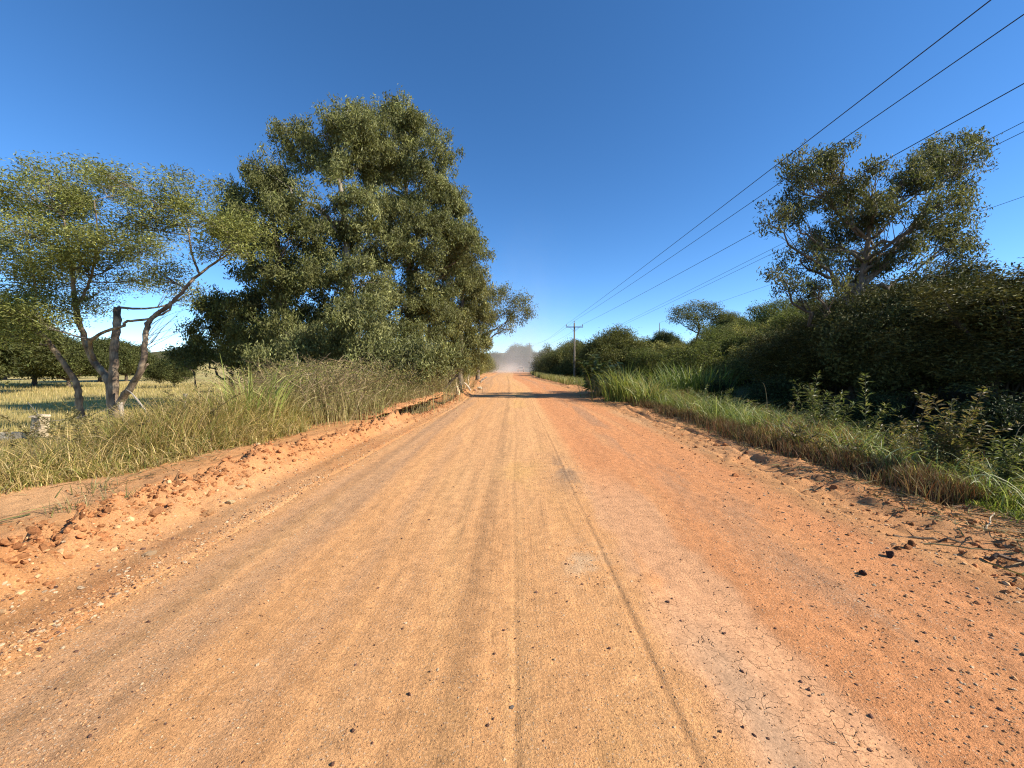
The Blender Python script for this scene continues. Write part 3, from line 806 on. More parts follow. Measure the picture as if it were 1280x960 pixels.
def stick(px, py, L, r, az, colr, label, tilt=.05, name='fallen_stick', z=.02):
    d = EYE * F / (py - VY); xx = (px - VX) / F * d; r_ = R(int(px)); sb = Buf()
    t = np.linspace(-.5, .5, 9)[:, None]
    pts = t * np.array([math.cos(az), math.sin(az), tilt]) * L + r_.normal(size=(9, 3)) * r * .8
    tube(sb, pts, np.linspace(r, r * .5, 9), 6, colr, rough=.3, rng=r_)
    o = sb.build(name, M_WOOD); o.location = (xx, d, float(surf(np.array(xx), np.array(d))) + r + z)
    return tag(o, label, 'stick')
stick(1237, 655, .42, .009, .55, (.50, .40, .26), 'pale straight stick at the edge of the right grass', .25)
stick(1262, 702, .30, .020, -.5, (.10, .065, .04), 'short dark stick lying on the sand of the right shoulder')
stick(1165, 672, .55, .014, -.35, (.12, .085, .05), 'dark thin branch lying along the cut grass on the right')
stick(1210, 690, .6, .008, -.4, (.17, .14, .06), 'greenish cane lying on the right shoulder below the pale stick')
stick(128, 645, .5, .007, .35, (.16, .12, .06), 'thin dry stem lying on the left sand bench')

# ------------------------------------------------------------------ trees
BARK_D = (.105, .08, .058); BARK_P = (.30, .25, .19); BARK_M = (.17, .13, .095)

def px_lobes(L, d, dep, rng_, k=.95, zr=None):
    out = []
    for e in L:
        px, py, rx, ry = e[:4]; dd = d + (e[4] if len(e) > 4 else (rng_.random() - .5) * 2 * dep)
        r = np.array([rx, (rx + ry) / 2, ry]) / F * dd * k
        out.append((at(px, py, dd), r))
    return out

def tree(name, label, bx, d, trunk_pts, r0, r1, lobes, leaf, bark, seed, mat, dens=7.0, nleaf=42, crad=.17, tw=8, group=None, cat='tree', under=.5, lo=.45, drop=.55, extra=None, sub=7, subr=.31):
    """leaf = (L, W, mode, colour_a, colour_b)"""
    r_ = R(seed)
    base = np.array([bx, d, float(gz(np.array(bx), np.array(d)))])
    root = empty(name, tuple(base), label, cat, group)
    tp = smooth_path(np.vstack([base - np.array([0, 0, .2]), np.asarray(trunk_pts)]), 26)
    tr = np.linspace(r0, r1, 26) * (1 + .5 * np.exp(-np.arange(26) / 1.5))
    tb = Buf(); tube(tb, tp, tr, 10, bark, rough=.12, rng=r_)
    C, N, I = clusters(lobes, dens, r_, under, lo, sub, subr)
    limbs(tb, tp, tr, lobes, C, I, r_, bark, tw, drop)
    if extra: extra(tb, r_)
    tb.build('trunk', M_BARK, root, tuple(base), smooth=True)
    fb = Buf(); foliage(fb, C, N, nleaf, crad, *leaf, r_)
    fb.build('crown', mat, root, tuple(base))
    return root

EUC = (.20, .060, 'euc', (.098, .108, .032), (.225, .218, .086))
EUCd = (.20, .060, 'euc', (.080, .090, .024), (.180, .172, .060))
EUCg = (.23, .068, 'euc', (.105, .106, .030), (.215, .198, .075))
r_ = R(77)
# the tall stand
A = [(460, 140, 26, 22), (375, 172, 36, 30), (350, 200, 20, 20), (405, 150, 26, 24), (440, 145, 32, 26), (415, 195, 30, 28), (455, 185, 26, 24), (395, 245, 34, 28), (445, 250, 34, 34), (420, 300, 40, 34), (470, 300, 34, 36), (400, 345, 42, 32), (450, 350, 40, 34), (440, 405, 44, 34), (395, 400, 38, 30), (425, 450, 46, 26)]
tree('eucalyptus_tree', 'tallest left eucalyptus, its white trunk showing in the middle of the stand', at(437, 470, 24)[0], 24, [at(440, 430, 24), at(436, 360, 24), at(432, 290, 24.2), at(425, 230, 24), at(415, 180, 24)], .34, .07, px_lobes([(e_[0], e_[1] + (17 if e_[1] < 260 else 4), e_[2], e_[3]) for e_ in A], 24, 2.0, r_, .91), EUC, BARK_P, 401, M_EUC)
B = [(462, 150, 26, 24), (468, 185, 28, 28), (488, 138, 30, 24), (505, 128, 24, 20), (585, 305, 22, 28), (560, 250, 24, 28), (520, 150, 26, 24), (543, 180, 22, 26), (505, 185, 32, 28), (480, 215, 30, 26), (530, 215, 28, 30), (555, 245, 24, 32), (505, 255, 36, 32), (570, 290, 24, 32), (540, 290, 34, 36), (510, 320, 36, 36), (560, 340, 32, 38), (500, 380, 42, 36), (540, 390, 40, 38), (490, 430, 46, 34)]
tree('eucalyptus_tree', 'full rounded eucalyptus right behind the tallest one in the left stand', at(515, 470, 28)[0], 28, [at(513, 420, 28), at(512, 340, 28), at(508, 250, 28), at(506, 180, 28)], .36, .07, px_lobes([(e_[0], e_[1] + (17 if e_[1] < 260 else 4), e_[2], e_[3]) for e_ in B], 28, 2.2, r_, .91), EUC, BARK_M, 402, M_EUC)
Cc = [(285, 300, 22, 22), (345, 215, 26, 20), (322, 212, 30, 24), (298, 243, 24, 26), (345, 250, 36, 30), (306, 282, 28, 28), (360, 295, 38, 32), (322, 325, 34, 28), (370, 350, 40, 32), (335, 375, 36, 28), (365, 420, 44, 34), (325, 420, 34, 30)]
tree('eucalyptus_tree', 'lower spreading eucalyptus at the left flank of the stand', at(360, 480, 23)[0], 23, [at(358, 430, 23), at(352, 350, 23), at(345, 290, 23), at(330, 240, 23)], .26, .05, px_lobes([(e_[0], e_[1] + (17 if e_[1] < 260 else 4), e_[2], e_[3]) for e_ in Cc], 23, 1.8, r_, .91), EUCd, BARK_M, 403, M_EUC)
D = [(582, 320, 18, 30), (592, 350, 18, 28), (575, 372, 28, 34), (600, 392, 16, 26), (560, 410, 34, 34), (595, 430, 20, 26), (570, 446, 34, 24), (545, 448, 30, 26)]
tree('eucalyptus_tree', 'eucalyptus with foliage to the ground at the road side of the left stand', at(575, 478, 34)[0], 34, [at(576, 440, 34), at(578, 380, 34), at(584, 320, 34)], .25, .05, px_lobes(D, 34, 2.4, r_, 0.9), EUCg, BARK_M, 404, M_EUC)
E = [(275, 385, 22, 16), (232, 445, 18, 14), (262, 412, 20, 16), (288, 392, 20, 16), (245, 440, 22, 18), (305, 415, 28, 24), (275, 445, 34, 24), (320, 450, 36, 26), (312, 380, 20, 16)]
tree('eucalyptus_tree', 'low dark bushy eucalyptus at the field end of the left stand', at(290, 490, 26)[0], 26, [at(290, 450, 26), at(292, 410, 26)], .16, .05, px_lobes(E, 26, 1.6, r_), EUCd, BARK_D, 405, M_EUC)
G = [(606, 365, 14, 12), (612, 372, 12, 10), (630, 366, 14, 10), (648, 378, 14, 12), (655, 392, 10, 10), (640, 398, 14, 8), (622, 392, 14, 10), (610, 404, 14, 10), (633, 412, 10, 6), (600, 385, 12, 16)]
tree('eucalyptus_tree', 'airy eucalyptus limb crown hanging out over the road beyond the left stand', at(597, 470, 46)[0], 46, [at(598, 440, 46), at(602, 412, 46), at(612, 392, 46)], .22, .06, px_lobes(G, 46, 1.6, r_, .85), EUCg, BARK_M, 406, M_EUC, dens=5.0, nleaf=26, crad=.24, sub=5, subr=.4)
Fk = [(470, 440, 46, 30), (400, 440, 50, 30), (515, 450, 40, 26), (350, 455, 40, 24), (440, 395, 40, 26), (550, 452, 30, 22)]
tree('eucalyptus_tree', 'leafy young eucalyptus in front of the stand, behind the dry scrub', at(450, 490, 19)[0], 19, [at(452, 450, 19), at(448, 410, 19)], .12, .04, px_lobes(Fk, 19, 1.0, r_), EUC, BARK_D, 407, M_EUC, dens=7.0)

# right eucalypt above the dark shrubs
H = [(1150, 235, 34, 24), (1200, 225, 24, 18), (1128, 228, 26, 22), (1190, 262, 26, 18), (1185, 300, 26, 16), (1160, 200, 28, 18), (1075, 270, 34, 28), (1020, 240, 34, 28), (1030, 300, 34, 28), (1085, 335, 34, 26), (1140, 285, 30, 26), (989, 221, 32, 26), (1022, 200, 26, 20), (1056, 206, 32, 26), (1187, 188, 42, 24), (1165, 215, 34, 22), (1210, 205, 22, 22), (1090, 235, 30, 28), (1045, 262, 36, 30), (962, 281, 18, 18), (985, 262, 28, 24), (1000, 325, 36, 26), (1060, 315, 36, 30), (1112, 277, 32, 28), (1160, 262, 30, 22), (1172, 290, 26, 20), (1197, 318, 20, 12), (1125, 322, 30, 24), (981, 350, 22, 16), (1060, 360, 38, 24), (1025, 360, 28, 20)]
tree('eucalyptus_tree', 'big dark forked tree standing above the shrubs, right of the power lines', at(1062, 470, 19)[0], 19, [at(1064, 420, 19), at(1068, 380, 19), at(1078, 345, 19), at(1085, 300, 19), at(1088, 250, 19)], .26, .06, px_lobes(H, 19, 1.7, r_, .80), (.165, .050, 'euc', (.062, .072, .021), (.165, .152, .064)), BARK_M, 408, M_EUC, dens=5.6, nleaf=38, crad=.15, tw=14, sub=6, subr=.27, under=.6,
     extra=lambda tb, r2: (tube(tb, smooth_path([at(1074, 360, 19), at(1100, 335, 19), at(1125, 300, 19), at(1150, 270, 19.3), at(1175, 220, 19.3)], 20), np.linspace(.14, .035, 20), 8, BARK_M),))

# forked feathery tree in the field
dA = 15.0
ACL = [(40, 248, 46, 18), (105, 225, 44, 20), (150, 238, 30, 16), (70, 280, 52, 17), (24, 318, 46, 20), (119, 300, 50, 16), (190, 250, 30, 17), (224, 240, 42, 17), (253, 268, 46, 19), (300, 300, 38, 18), (212, 348, 44, 14), (59, 345, 58, 18), (139, 335, 40, 15), (15, 385, 40, 22), (100, 262, 40, 18), (158, 272, 30, 14), (240, 362, 22, 9), (80, 385, 40, 16), (-25, 290, 40, 24), (-20, 350, 40, 24), (270, 310, 30, 14), (180, 315, 30, 12), (30, 290, 40, 18), (120, 368, 34, 12), (50, 405, 40, 16), (175, 350, 26, 10), (10, 260, 46, 20), (130, 215, 34, 14), (30, 365, 44, 20), (75, 320, 44, 18), (110, 335, 40, 16), (165, 300, 34, 14), (15, 420, 36, 18), (85, 250, 40, 18), (60, 225, 36, 14), (205, 275, 30, 14), (285, 285, 34, 16)]
rA = R(88); acl = px_lobes([(e_[0], e_[1], e_[2], e_[3] * 1.32) for e_ in ACL], dA, 1.9, rA, .95)
bx = at(140, 520, dA)[0]; base = np.array([bx, dA, float(gz(np.array(bx), np.array(dA)))])
root = empty('feathery_tree', tuple(base), 'forked feathery acacia with one sawn off trunk at the pasture edge', 'tree')
limb_defs = {
    'center': ([(140, 535), (142, 490), (142, 450), (145, 415), (147, 384)], [.19, .17, .15, .14, .13], [0, 0, -.1, -.1, -.1]),
    'mid': ([(141, 530), (138, 482), (119, 453), (103, 418), (95, 386), (91, 350), (85, 300), (78, 270)], [.2, .17, .13, .11, .10, .08, .05, .03], [0, .1, .3, .5, .5, .4, .2, 0]),
    'right': ([(143, 530), (150, 505), (166, 480), (178, 455), (182, 415), (190, 397), (207, 385), (222, 371), (249, 342), (285, 318), (300, 305)], [.17, .15, .13, .11, .10, .09, .08, .065, .05, .035, .02], [0, -.2, -.4, -.6, -.7, -.7, -.7, -.7, -.6, -.4, -.2]),
    'right2': ([(249, 342), (240, 318), (236, 290), (228, 258)], [.045, .04, .03, .02], [-.6, -.4, -.2, 0]),
    'dark': ([(119, 453), (112, 432), (124, 418), (145, 410), (155, 407), (158, 402), (185, 398), (208, 390), (216, 376)], [.09, .075, .065, .06, .055, .05, .05, .04, .03], [.3, -.1, -.4, -.6, -.7, -.7, -.7, -.7, -.7]),
    'left': ([(104, 525), (99, 505), (94, 477), (71, 441), (51, 418), (12, 390), (-25, 350)], [.15, .13, .11, .10, .085, .07, .04], [.5, .4, .3, .1, -.2, -.5, -.8]),
    'left2': ([(51, 418), (35, 390), (44, 372), (40, 330), (30, 280)], [.06, .05, .045, .035, .02], [-.2, 0, .2, .5, .6]),
    'up': ([(95, 386), (112, 350), (122, 300), (118, 250)], [.06, .05, .04, .02], [.5, .2, 0, -.3]),
    'stub': ([(166, 480), (185, 455)], [.06, .045], [-.4, -.5]),
}
tb = Buf(); paths = []
for k, (pp, rr, dz) in limb_defs.items():
    pts = np.array([at(a_, b_, dA + c_) for (a_, b_), c_ in zip(pp, dz)])
    if pp[0][1] > 520: pts[0, 2] = base[2] - .25
    n = max(10, len(pp) * 5)
    q = smooth_path(pts, n); rq = .86 * np.interp(np.linspace(0, 1, n), np.linspace(0, 1, len(rr)), rr)
    q[1:-1] += rA.normal(size=(n - 2, 3)) * .012
    colb = np.where(rA.random((n, 1)) < .45, np.array([[.30, .225, .15]]), np.array([[.17, .12, .08]])) * (.8 + .4 * rA.random((n, 1)))
    if k == 'center': colb[-3:] = (.09, .07, .055)
    tube(tb, q, rq, 9, colb, rough=.22, rng=rA)
    paths.append(np.c_[q, rq])
allp = np.vstack(paths)
C, N, I = clusters(acl, 7.5, rA, .6, .2, 6, .22)
for i, (c_, rr) in enumerate(acl):
    cost = np.linalg.norm(allp[:, :3] - c_, axis=1) + np.maximum(allp[:, 2] - c_[2] + .3, 0) * 1.5
    j = int(np.argmin(cost)); p0 = allp[j, :3]; L_ = np.linalg.norm(c_ - p0)
    pts = bez(p0, (p0 + c_) / 2 + np.array([0, 0, -.1 * L_]) + rA.normal(size=3) * .1 * L_, c_, 8)
    tube(tb, pts, np.linspace(min(allp[j, 3] * .7, .05), .014, 8), 6, (.17, .14, .105))
    for j in rA.choice(np.flatnonzero(I == i), min(14, (I == i).sum()), replace=False):
        s_ = pts[rA.integers(3, 8)]; e_ = C[j]
        tube(tb, bez(s_, (s_ + e_) / 2 + np.array([0, 0, -.06]), e_, 5), np.linspace(.012, .005, 5), 4, (.2, .17, .13), cap=False)
# bare twigs at the right fork
for k in range(16):
    s_ = at(180 + 8 * rA.random(), 440 - 30 * rA.random(), dA - .6); e_ = s_ + np.array([.5 + .7 * rA.random(), rA.normal() * .3, .3 + .9 * rA.random()])
    tube(tb, bez(s_, (s_ + e_) / 2 + rA.normal(size=3) * .1, e_, 6), np.linspace(.010, .003, 6), 4, (.2, .16, .12), cap=False)
tb.build('trunk', M_BARK, root, tuple(base), smooth=True)
fb = Buf(); foliage(fb, C, N, 40, .19, .12, .033, 'feather', (.130, .148, .034), (.285, .275, .090), rA)
fb.build('crown', M_ACA, root, tuple(base))

# ------------------------------------------------------------------ shrub kinds to be copied
def shrub_proto(name, label, cat, seed, rx, h, leaf, mat, dens=4.0, nleaf=18, crad=.28, nl=14, stems=7, group=None, lift=.35, trunk_h=0.0, bark=BARK_D):
    r_ = R(seed); lobes = []
    for k in range(nl):
        a_ = r_.random() * 6.28; q = r_.random() ** .5
        zz = h * (lift + (.80 - lift) * (1 - q * q * .75) * (.25 + .85 * r_.random()))
        s_ = rx * (.20 + .26 * r_.random() ** 1.5)
        lobes.append((np.array([math.cos(a_) * rx * .72 * q, math.sin(a_) * rx * .72 * q, zz]), np.array([s_, s_, min(s_ * .9, h * .26)])))
    if not trunk_h:
        for k in range(9):
            a_ = r_.random() * 6.28; q = r_.random() ** .5 * rx * .75; s_ = rx * (.07 + .07 * r_.random())
            lobes.append((np.array([math.cos(a_) * q, math.sin(a_) * q, h * (.80 + .22 * r_.random()) * (1 - .25 * (q / rx) ** 2)]), np.array([s_, s_, s_ * 1.7])))
    root = empty(name, (0, 0, 0), label, cat, group)
    C, N, I = clusters(lobes, dens, r_, .7, .35, 5, .11 * rx ** .8)
    tb = Buf()
    if trunk_h:
        tp = smooth_path([(0, 0, -.3), (.1, .05, trunk_h * .5), (0, .1, trunk_h), (.05, 0, h * .6)], 14); tr = np.linspace(.035 * h, .015 * h, 14)
        tube(tb, tp, tr, 8, bark, rough=.15, rng=r_); limbs(tb, tp, tr, lobes, C, I, r_, bark, 4, .5)
    else:
        for i, (c_, s_) in enumerate(lobes):
            p0 = np.array([r_.normal() * .15 * rx, r_.normal() * .15 * rx, -.15])
            pts = bez(p0, np.array([c_[0] * .4, c_[1] * .4, c_[2] * .6]), c_, 8)
            tube(tb, pts, np.linspace(.02 * h ** .5, .008, 8), 5, bark)
            for j in r_.choice(np.flatnonzero(I == i), min(6, (I == i).sum()), replace=False):
                tube(tb, bez(pts[5], (pts[5] + C[j]) / 2, C[j], 4), np.linspace(.010, .004, 4), 4, bark, cap=False)
    tb.build('trunk' if trunk_h else 'stem', M_BARK, root, smooth=True)
    fb = Buf(); foliage(fb, C, N, nleaf, crad, *leaf, r_); fb.build('crown' if trunk_h else 'leaves', mat, root)
    return root

def put(src, used, x, y, rz, sc, label, group=None):
    z = float(gz(np.array(x), np.array(y))) - .05
    if src.name not in used:
        used.add(src.name); src.location = (x, y, z); src.rotation_euler = (0, 0, rz); src.scale = (sc,) * 3 if np.isscalar(sc) else sc
        src['label'] = label
        if group: src['group'] = group
        return src
    return dup(src, (x, y, z), rz, sc, label, group)
used = set()

DK = (.14, .055, 'broad', (.036, .044, .012), (.150, .134, .040))
DK2 = (.13, .045, 'flat', (.038, .044, .012), (.180, .155, .050))
s1 = shrub_proto('dark_shrub', '', 'shrub', 501, 3.2, 5.0, DK, M_DARK, 9, 38, .22, 30, lift=.36)
s2 = shrub_proto('dark_shrub', '', 'shrub', 502, 3.0, 4.6, DK2, M_DARK, 9, 42, .20, 30, lift=.36)
row = [  # x, y, rz, scale
    (s1, 17.2, 9.0, 0.3, (1.0, 1.0, .72), 'dense dark shrub against the right frame edge, nearest of the row'),
    (s2, 15.8, 12.4, 1.2, (1.0, 1.1, 1.02), 'dense dark shrub behind the brown tipped weed, second of the row'),
    (s1, 16.2, 16.2, 2.4, (1.0, 1.0, 1.05), 'dense dark shrub right under the big forked tree, third of the row'),
    (s2, 14.9, 19.2, 3.9, (1.0, .95, .92), 'dark shrub left of the big forked tree trunk, fourth of the row'),
    (s1, 16.8, 23.4, 5.1, (1.0, 1.0, .82), 'dark olive shrub beyond the forked tree, fifth of the row'),
]
for a_ in row: put(a_[0], used, *a_[1:5], a_[5], 'dark shrubs lining the right verge')
put(s1, used, 22, 14, 1.9, (1.0, 1.0, .80), 'tall dark shrub filling the back of the row, nearest one', 'dark shrubs lining the right verge')
put(s2, used, 22.5, 21, .4, (1.1, 1.1, 1.22), 'tall dark shrub behind the big forked tree', 'dark shrubs lining the right verge')
put(s1, used, 24, 28, 4.4, (1.1, 1.1, 1.1), 'tall dark shrub rising behind the far end of the row', 'dark shrubs lining the right verge')
put(s2, used, 29, 18.5, 3.4, (1.2, 1.2, 1.15), 'blackish round tree top showing over the shrub row at far right', 'dark shrubs lining the right verge')
lowk = shrub_proto('low_shrub', '', 'shrub', 503, 1.3, 1.5, (.10, .04, 'broad', (.03, .038, .012), (.07, .075, .022)), M_DARK, 10, 26, .17, 12)
for i, (x_, y_, s_, lb_) in enumerate(((11.6, 9.5, .9, 'low black green shrub in the shade below the nearest dark shrub'), (12.2, 13.5, .8, 'low black green shrub in the shade behind the feathery weeds'), (11.6, 18, 1.0, 'low dark shrub at the grass edge below the fourth dark shrub'), (11.4, 23, .85, 'low dark shrub right of the cane thicket'), (12.4, 6.6, .85, 'low shaded shrub behind the tall bare stalk at far right'))):
    put(lowk, used, x_, y_, i * 1.7, s_, lb_, 'low shrubs in front of the dark row')

# hillside and roadside beyond, right
OL = (.17, .07, 'broad', (.12, .125, .035), (.27, .245, .085))
OLd = (.2, .08, 'broad', (.072, .082, .022), (.175, .165, .055))
s3 = shrub_proto('olive_shrub', '', 'shrub', 504, 3.0, 3.8, OL, M_BUSH, 7, 24, .26, 20, lift=.2)
s4 = shrub_proto('round_tree', '', 'tree', 505, 4.6, 7.2, OLd, M_BUSH, 5.5, 28, .32, 26, trunk_h=1.6, lift=.3)
s5 = shrub_proto('olive_shrub', '', 'shrub', 506, 4.5, 5.2, OLd, M_BUSH, 5.5, 26, .32, 28, lift=.16)
s9 = shrub_proto('green_shrub', '', 'shrub', 512, 2.6, 3.9, (.15, .06, 'broad', (.070, .092, .024), (.165, .168, .050)), M_BUSH, 7, 24, .24, 18, lift=.25)
put(s4, used, 13.6, 55, .5, 1.02, 'rounded olive tree just right of the nearer utility pole')
put(s5, used, 8.6, 72, 1.0, (1.0, 1.0, 1.15), 'dark rounded thicket hugging the right road edge beyond the pole')
put(s5, used, 11.5, 64, 3.1, (1.0, 1.1, 1.05), 'dark thicket directly behind the nearer utility pole')
put(s5, used, 7.4, 86, 4.0, (.9, 1.2, .95), 'far thicket on the right road edge nearest the dust cloud')
put(s9, used, 15.2, 34, .6, (1.15, 1.15, .95), 'light green rounded bush left of the dark shrub row', 'scrub bushes on the right hillside')
put(s9, used, 12.6, 38, 2.6, .95, 'light green rounded bush nearest the pole beside the verge', 'scrub bushes on the right hillside')
hill = [(19, 50, 1.0), (22.5, 44, 1.05), (24, 56, 1.2), (28, 50, 1.15), (20, 38, .95), (27, 40, 1.1), (33, 58, 1.3), (36, 48, 1.2), (31, 44, 1.0), (24, 34, 1.05), (18.5, 32, .9), (40, 62, 1.4), (30, 34, 1.1), (36, 38, 1.2), (17.5, 44, .8), (46, 60, 1.4), (44, 50, 1.3), (52, 70, 1.5), (34, 70, 1.3), (60, 66, 1.5), (42, 74, 1.4)]
for i, (x_, y_, s_) in enumerate(hill):
    put((s3, s5, s9)[(0, 2, 1, 0, 2)[i % 5]], used, x_, y_, i * 2.3, s_ * (.9, .7, .95)[(0, 2, 1, 0, 2)[i % 5]] * (.75 + .5 * hsh(i, 3, 1)), 'olive scrub bush among many on the right hillside', 'scrub bushes on the right hillside')
for x_, y_, s_, lb_ in ((46, 86, .95, 'dark round tree on the hill skyline, larger of two'), (52, 94, .8, 'dark round tree on the hill skyline, smaller of two'), (23, 62, .75, 'round tree half hidden between the pole tree and flat topped tree')):
    put(s4, used, x_, y_, x_, s_, lb_)
# flat-topped small tree
FT = [(852, 390, 14, 7), (868, 384, 14, 6), (888, 388, 16, 8), (898, 395, 9, 6), (862, 398, 14, 6), (845, 398, 9, 5), (880, 397, 12, 5), (872, 408, 14, 5)]
tree('flat_topped_tree', 'small dark flat topped tree with bare trunk on the hillside', at(872, 425, 58)[0], 58, [at(871, 425, 58), at(874, 412, 58), at(872, 400, 58)], .2, .08, px_lobes(FT, 58, 1.2, R(5)), OLd, BARK_D, 511, M_BUSH, dens=4.2, nleaf=26, crad=.32, tw=5, sub=1)

# far avenue in the dust, left hedge, pasture trees
FARL = (.34, .14, 'broad', (.048, .060, .018), (.10, .10, .035))
s6 = shrub_proto('far_tree', '', 'tree', 507, 6.5, 10.5, FARL, M_BUSH, 2.8, 24, .46, 26, trunk_h=2.5, lift=.28)
for i, (x_, y_, s_, lb_) in enumerate(((-8.5, 146, .72, 'hazy grey tree at the end of the road, left one in the dust'), (1.5, 156, 1.12, 'hazy grey tree at the end of the road, tallest in the dust'), (12, 150, .80, 'hazy grey tree behind the roadside thicket, right one in the dust'), (-16, 140, .8, 'far tree at the bend beside the left hedge'), (22, 150, .9, 'far tree behind the nearer utility pole on the skyline'), (-26, 135, .85, 'far tree behind the left hedge, its top under the hanging limb'))):
    put(s6, used, x_, y_, i * 1.3, s_, lb_, 'far trees where the road ends')
for i, (y_, dx_, s_) in enumerate(((37, -6.3, .62), (42, -6.5, .7), (48, -6.6, .72), (55, -6.4, .8), (63, -6.6, .85), (72, -6.8, .9), (82, -7.0, 1.0), (94, -7.4, 1.1), (108, -7.8, 1.25), (122, -8.5, 1.3))):
    x_ = float(rc(y_)) + dx_
    put(s3, used, x_, y_, i * 1.9, (s_, s_ * 1.3, s_), 'olive roadside bush in the hedge running into the dust on the left', 'hedge bushes along the left road edge')

PT = (.3, .12, 'broad', (.045, .058, .016), (.105, .105, .032))
s7 = shrub_proto('pasture_tree', '', 'tree', 508, 5.0, 8.0, PT, M_BUSH, 3.6, 26, .38, 26, trunk_h=2.2, lift=.36)
for i, (px, d_, s_, lb_) in enumerate(((42, 64, 1.15, 'rounded tree left of the acacia trunks across the pasture'), (86, 60, .95, 'smaller pasture tree right beside the rounded one'), (-12, 46, 1.35, 'large pasture tree cut by the left frame edge'), (124, 80, 1.15, 'pasture tree framed between the forked acacia limbs'), (158, 84, 1.05, 'pasture tree seen behind the sawn off acacia trunk'), (218, 58, .56, 'round dark bush at the field end beside the eucalyptus stand'), (5, 95, 1.6, 'distant pasture tree beyond the left frame edge tree'), (90, 105, 1.1, 'distant pasture tree at the far fence line'))):
    put(s7, used, at(px, 470, d_)[0], d_, i * 2.1, s_, lb_, 'trees across the pasture')
s8 = shrub_proto('hedge_bush', '', 'shrub', 509, 6, 3.6, FARL, M_BUSH, 2.2, 18, .55, 14)
for i, (px, d_, s_) in enumerate(((-60, 140, 1.3), (0, 150, 1.3), (45, 150, 1.2), (90, 155, 1.3), (130, 160, 1.3), (170, 165, 1.2), (205, 160, 1.2), (-100, 120, 1.2))):
    put(s8, used, at(px, 470, d_)[0], d_, i * 1.1, (s_ * 1.3, s_, s_), 'low bush in the far hedge across the pasture', 'far hedge across the pasture')

# ------------------------------------------------------------------ dry scrub in front of the stand
def dry_bush(px, d, w, h, label, seed):
    r_ = R(seed); xx = (px - VX) / F * d
    base = np.array([xx, d, float(gz(np.array(xx), np.array(d)))])
    root = empty('dry_bush', tuple(base), label, 'shrub', 'dry scrub before the eucalyptus stand')
    tb = Buf()
    n = 130
    p = np.stack([r_.normal(size=n) * w * .42, r_.normal(size=n) * w * .32, np.full(n, -.05)], 1)
    p[:, 2] += gz(base[0] + p[:, 0], base[1] + p[:, 1]) - base[2]
    col = mixcol(n, [(.23, .165, .085), (.34, .26, .15), (.14, .10, .05)], (3, 2, 2), .2, r_)
    for k in range(n):
        hh = h * (.45 + .6 * r_.random()); a_ = r_.random() * 6.28; q = hh * (.2 + .75 * r_.random())
        e = p[k] + np.array([math.cos(a_) * q, math.sin(a_) * q, hh * (.75 + .3 * r_.random())])
        m_ = p[k] + np.array([math.cos(a_) * q * .25, math.sin(a_) * q * .25, hh * .75]) + r_.normal(size=3) * .12
        pts = bez(p[k], m_, e, 7) + np.vstack([[0, 0, 0], r_.normal(size=(6, 3)) * .025])
        tube(tb, pts, np.linspace(.010, .004, 7), 4, col[k], cap=False)
        for _ in range(2):
            s_ = pts[r_.integers(2, 6)]; e2 = s_ + rsph(1, r_)[0] * .35 * hh * np.array([1, 1, .6])
            tube(tb, bez(s_, (s_ + e2) / 2 + r_.normal(size=3) * .05, e2, 4), np.linspace(.006, .003, 4), 3, col[k], cap=False)
    tb.build('stem', M_BARK, root)
    fb = Buf(); n = 4200
    q = np.stack([r_.normal(size=n) * w * .5, r_.normal(size=n) * w * .38, h * (.1 + .75 * r_.random(n) ** 1.3)], 1)
    leafquads(fb, q, rsph(n, r_), rsph(n, r_), .05 + .06 * r_.random(n), .016 + .014 * r_.random(n), mixcol(n, [(.20, .175, .05), (.29, .22, .09), (.13, .135, .035)], (3, 2, 3), .25, r_))
    n = 1500
    q = np.stack([r_.normal(size=n) * w * .5, r_.normal(size=n) * w * .4], 1)
    cg = mixcol(n, [(.33, .265, .11), (.22, .20, .06)], (2, 1), .2, r_)
    blades(fb, np.stack([q[:, 0], q[:, 1], gz(base[0] + q[:, 0], base[1] + q[:, 1]) - base[2] - .03], 1), h * (.35 + .35 * r_.random(n)), r_.random(n) * 6.28, .15, 1.2 * r_.random(n), .011, 4, cg, r_)
    fb.build('leaves', M_DRY, root)
    return root
dry_bush(375, 11.2, 1.5, 1.75, 'tangled bare twig scrub, nearest clump at the end of the left grass bank', 601)
dry_bush(425, 12.4, 1.5, 1.9, 'tangled grey brown scrub in front of the pale stone, second clump', 602)
dry_bush(475, 14.2, 1.6, 1.7, 'straw coloured scrub clump above the near end of the ditch', 603)
dry_bush(515, 18.0, 1.8, 1.8, 'greenish dry scrub clump over the middle of the dark ditch', 604)
dry_bush(545, 24.5, 2.0, 2.0, 'dry scrub clump beside the splintered stake at the ditch end', 605)
dry_bush(330, 13.5, 1.7, 1.8, 'dry twig scrub behind the cane shoots of the left grass bank', 606)
dry_bush(395, 15.5, 2.0, 2.1, 'taller bare scrub under the left flank eucalyptus', 607)
dry_bush(455, 17.5, 2.0, 2.1, 'taller bare scrub under the tallest eucalyptus', 608)
single_stone(468, 513, .22, (.52, .34, .2), 'pale earthy boulder half hidden in the dry scrub', 'boulder', 'boulder', 61)

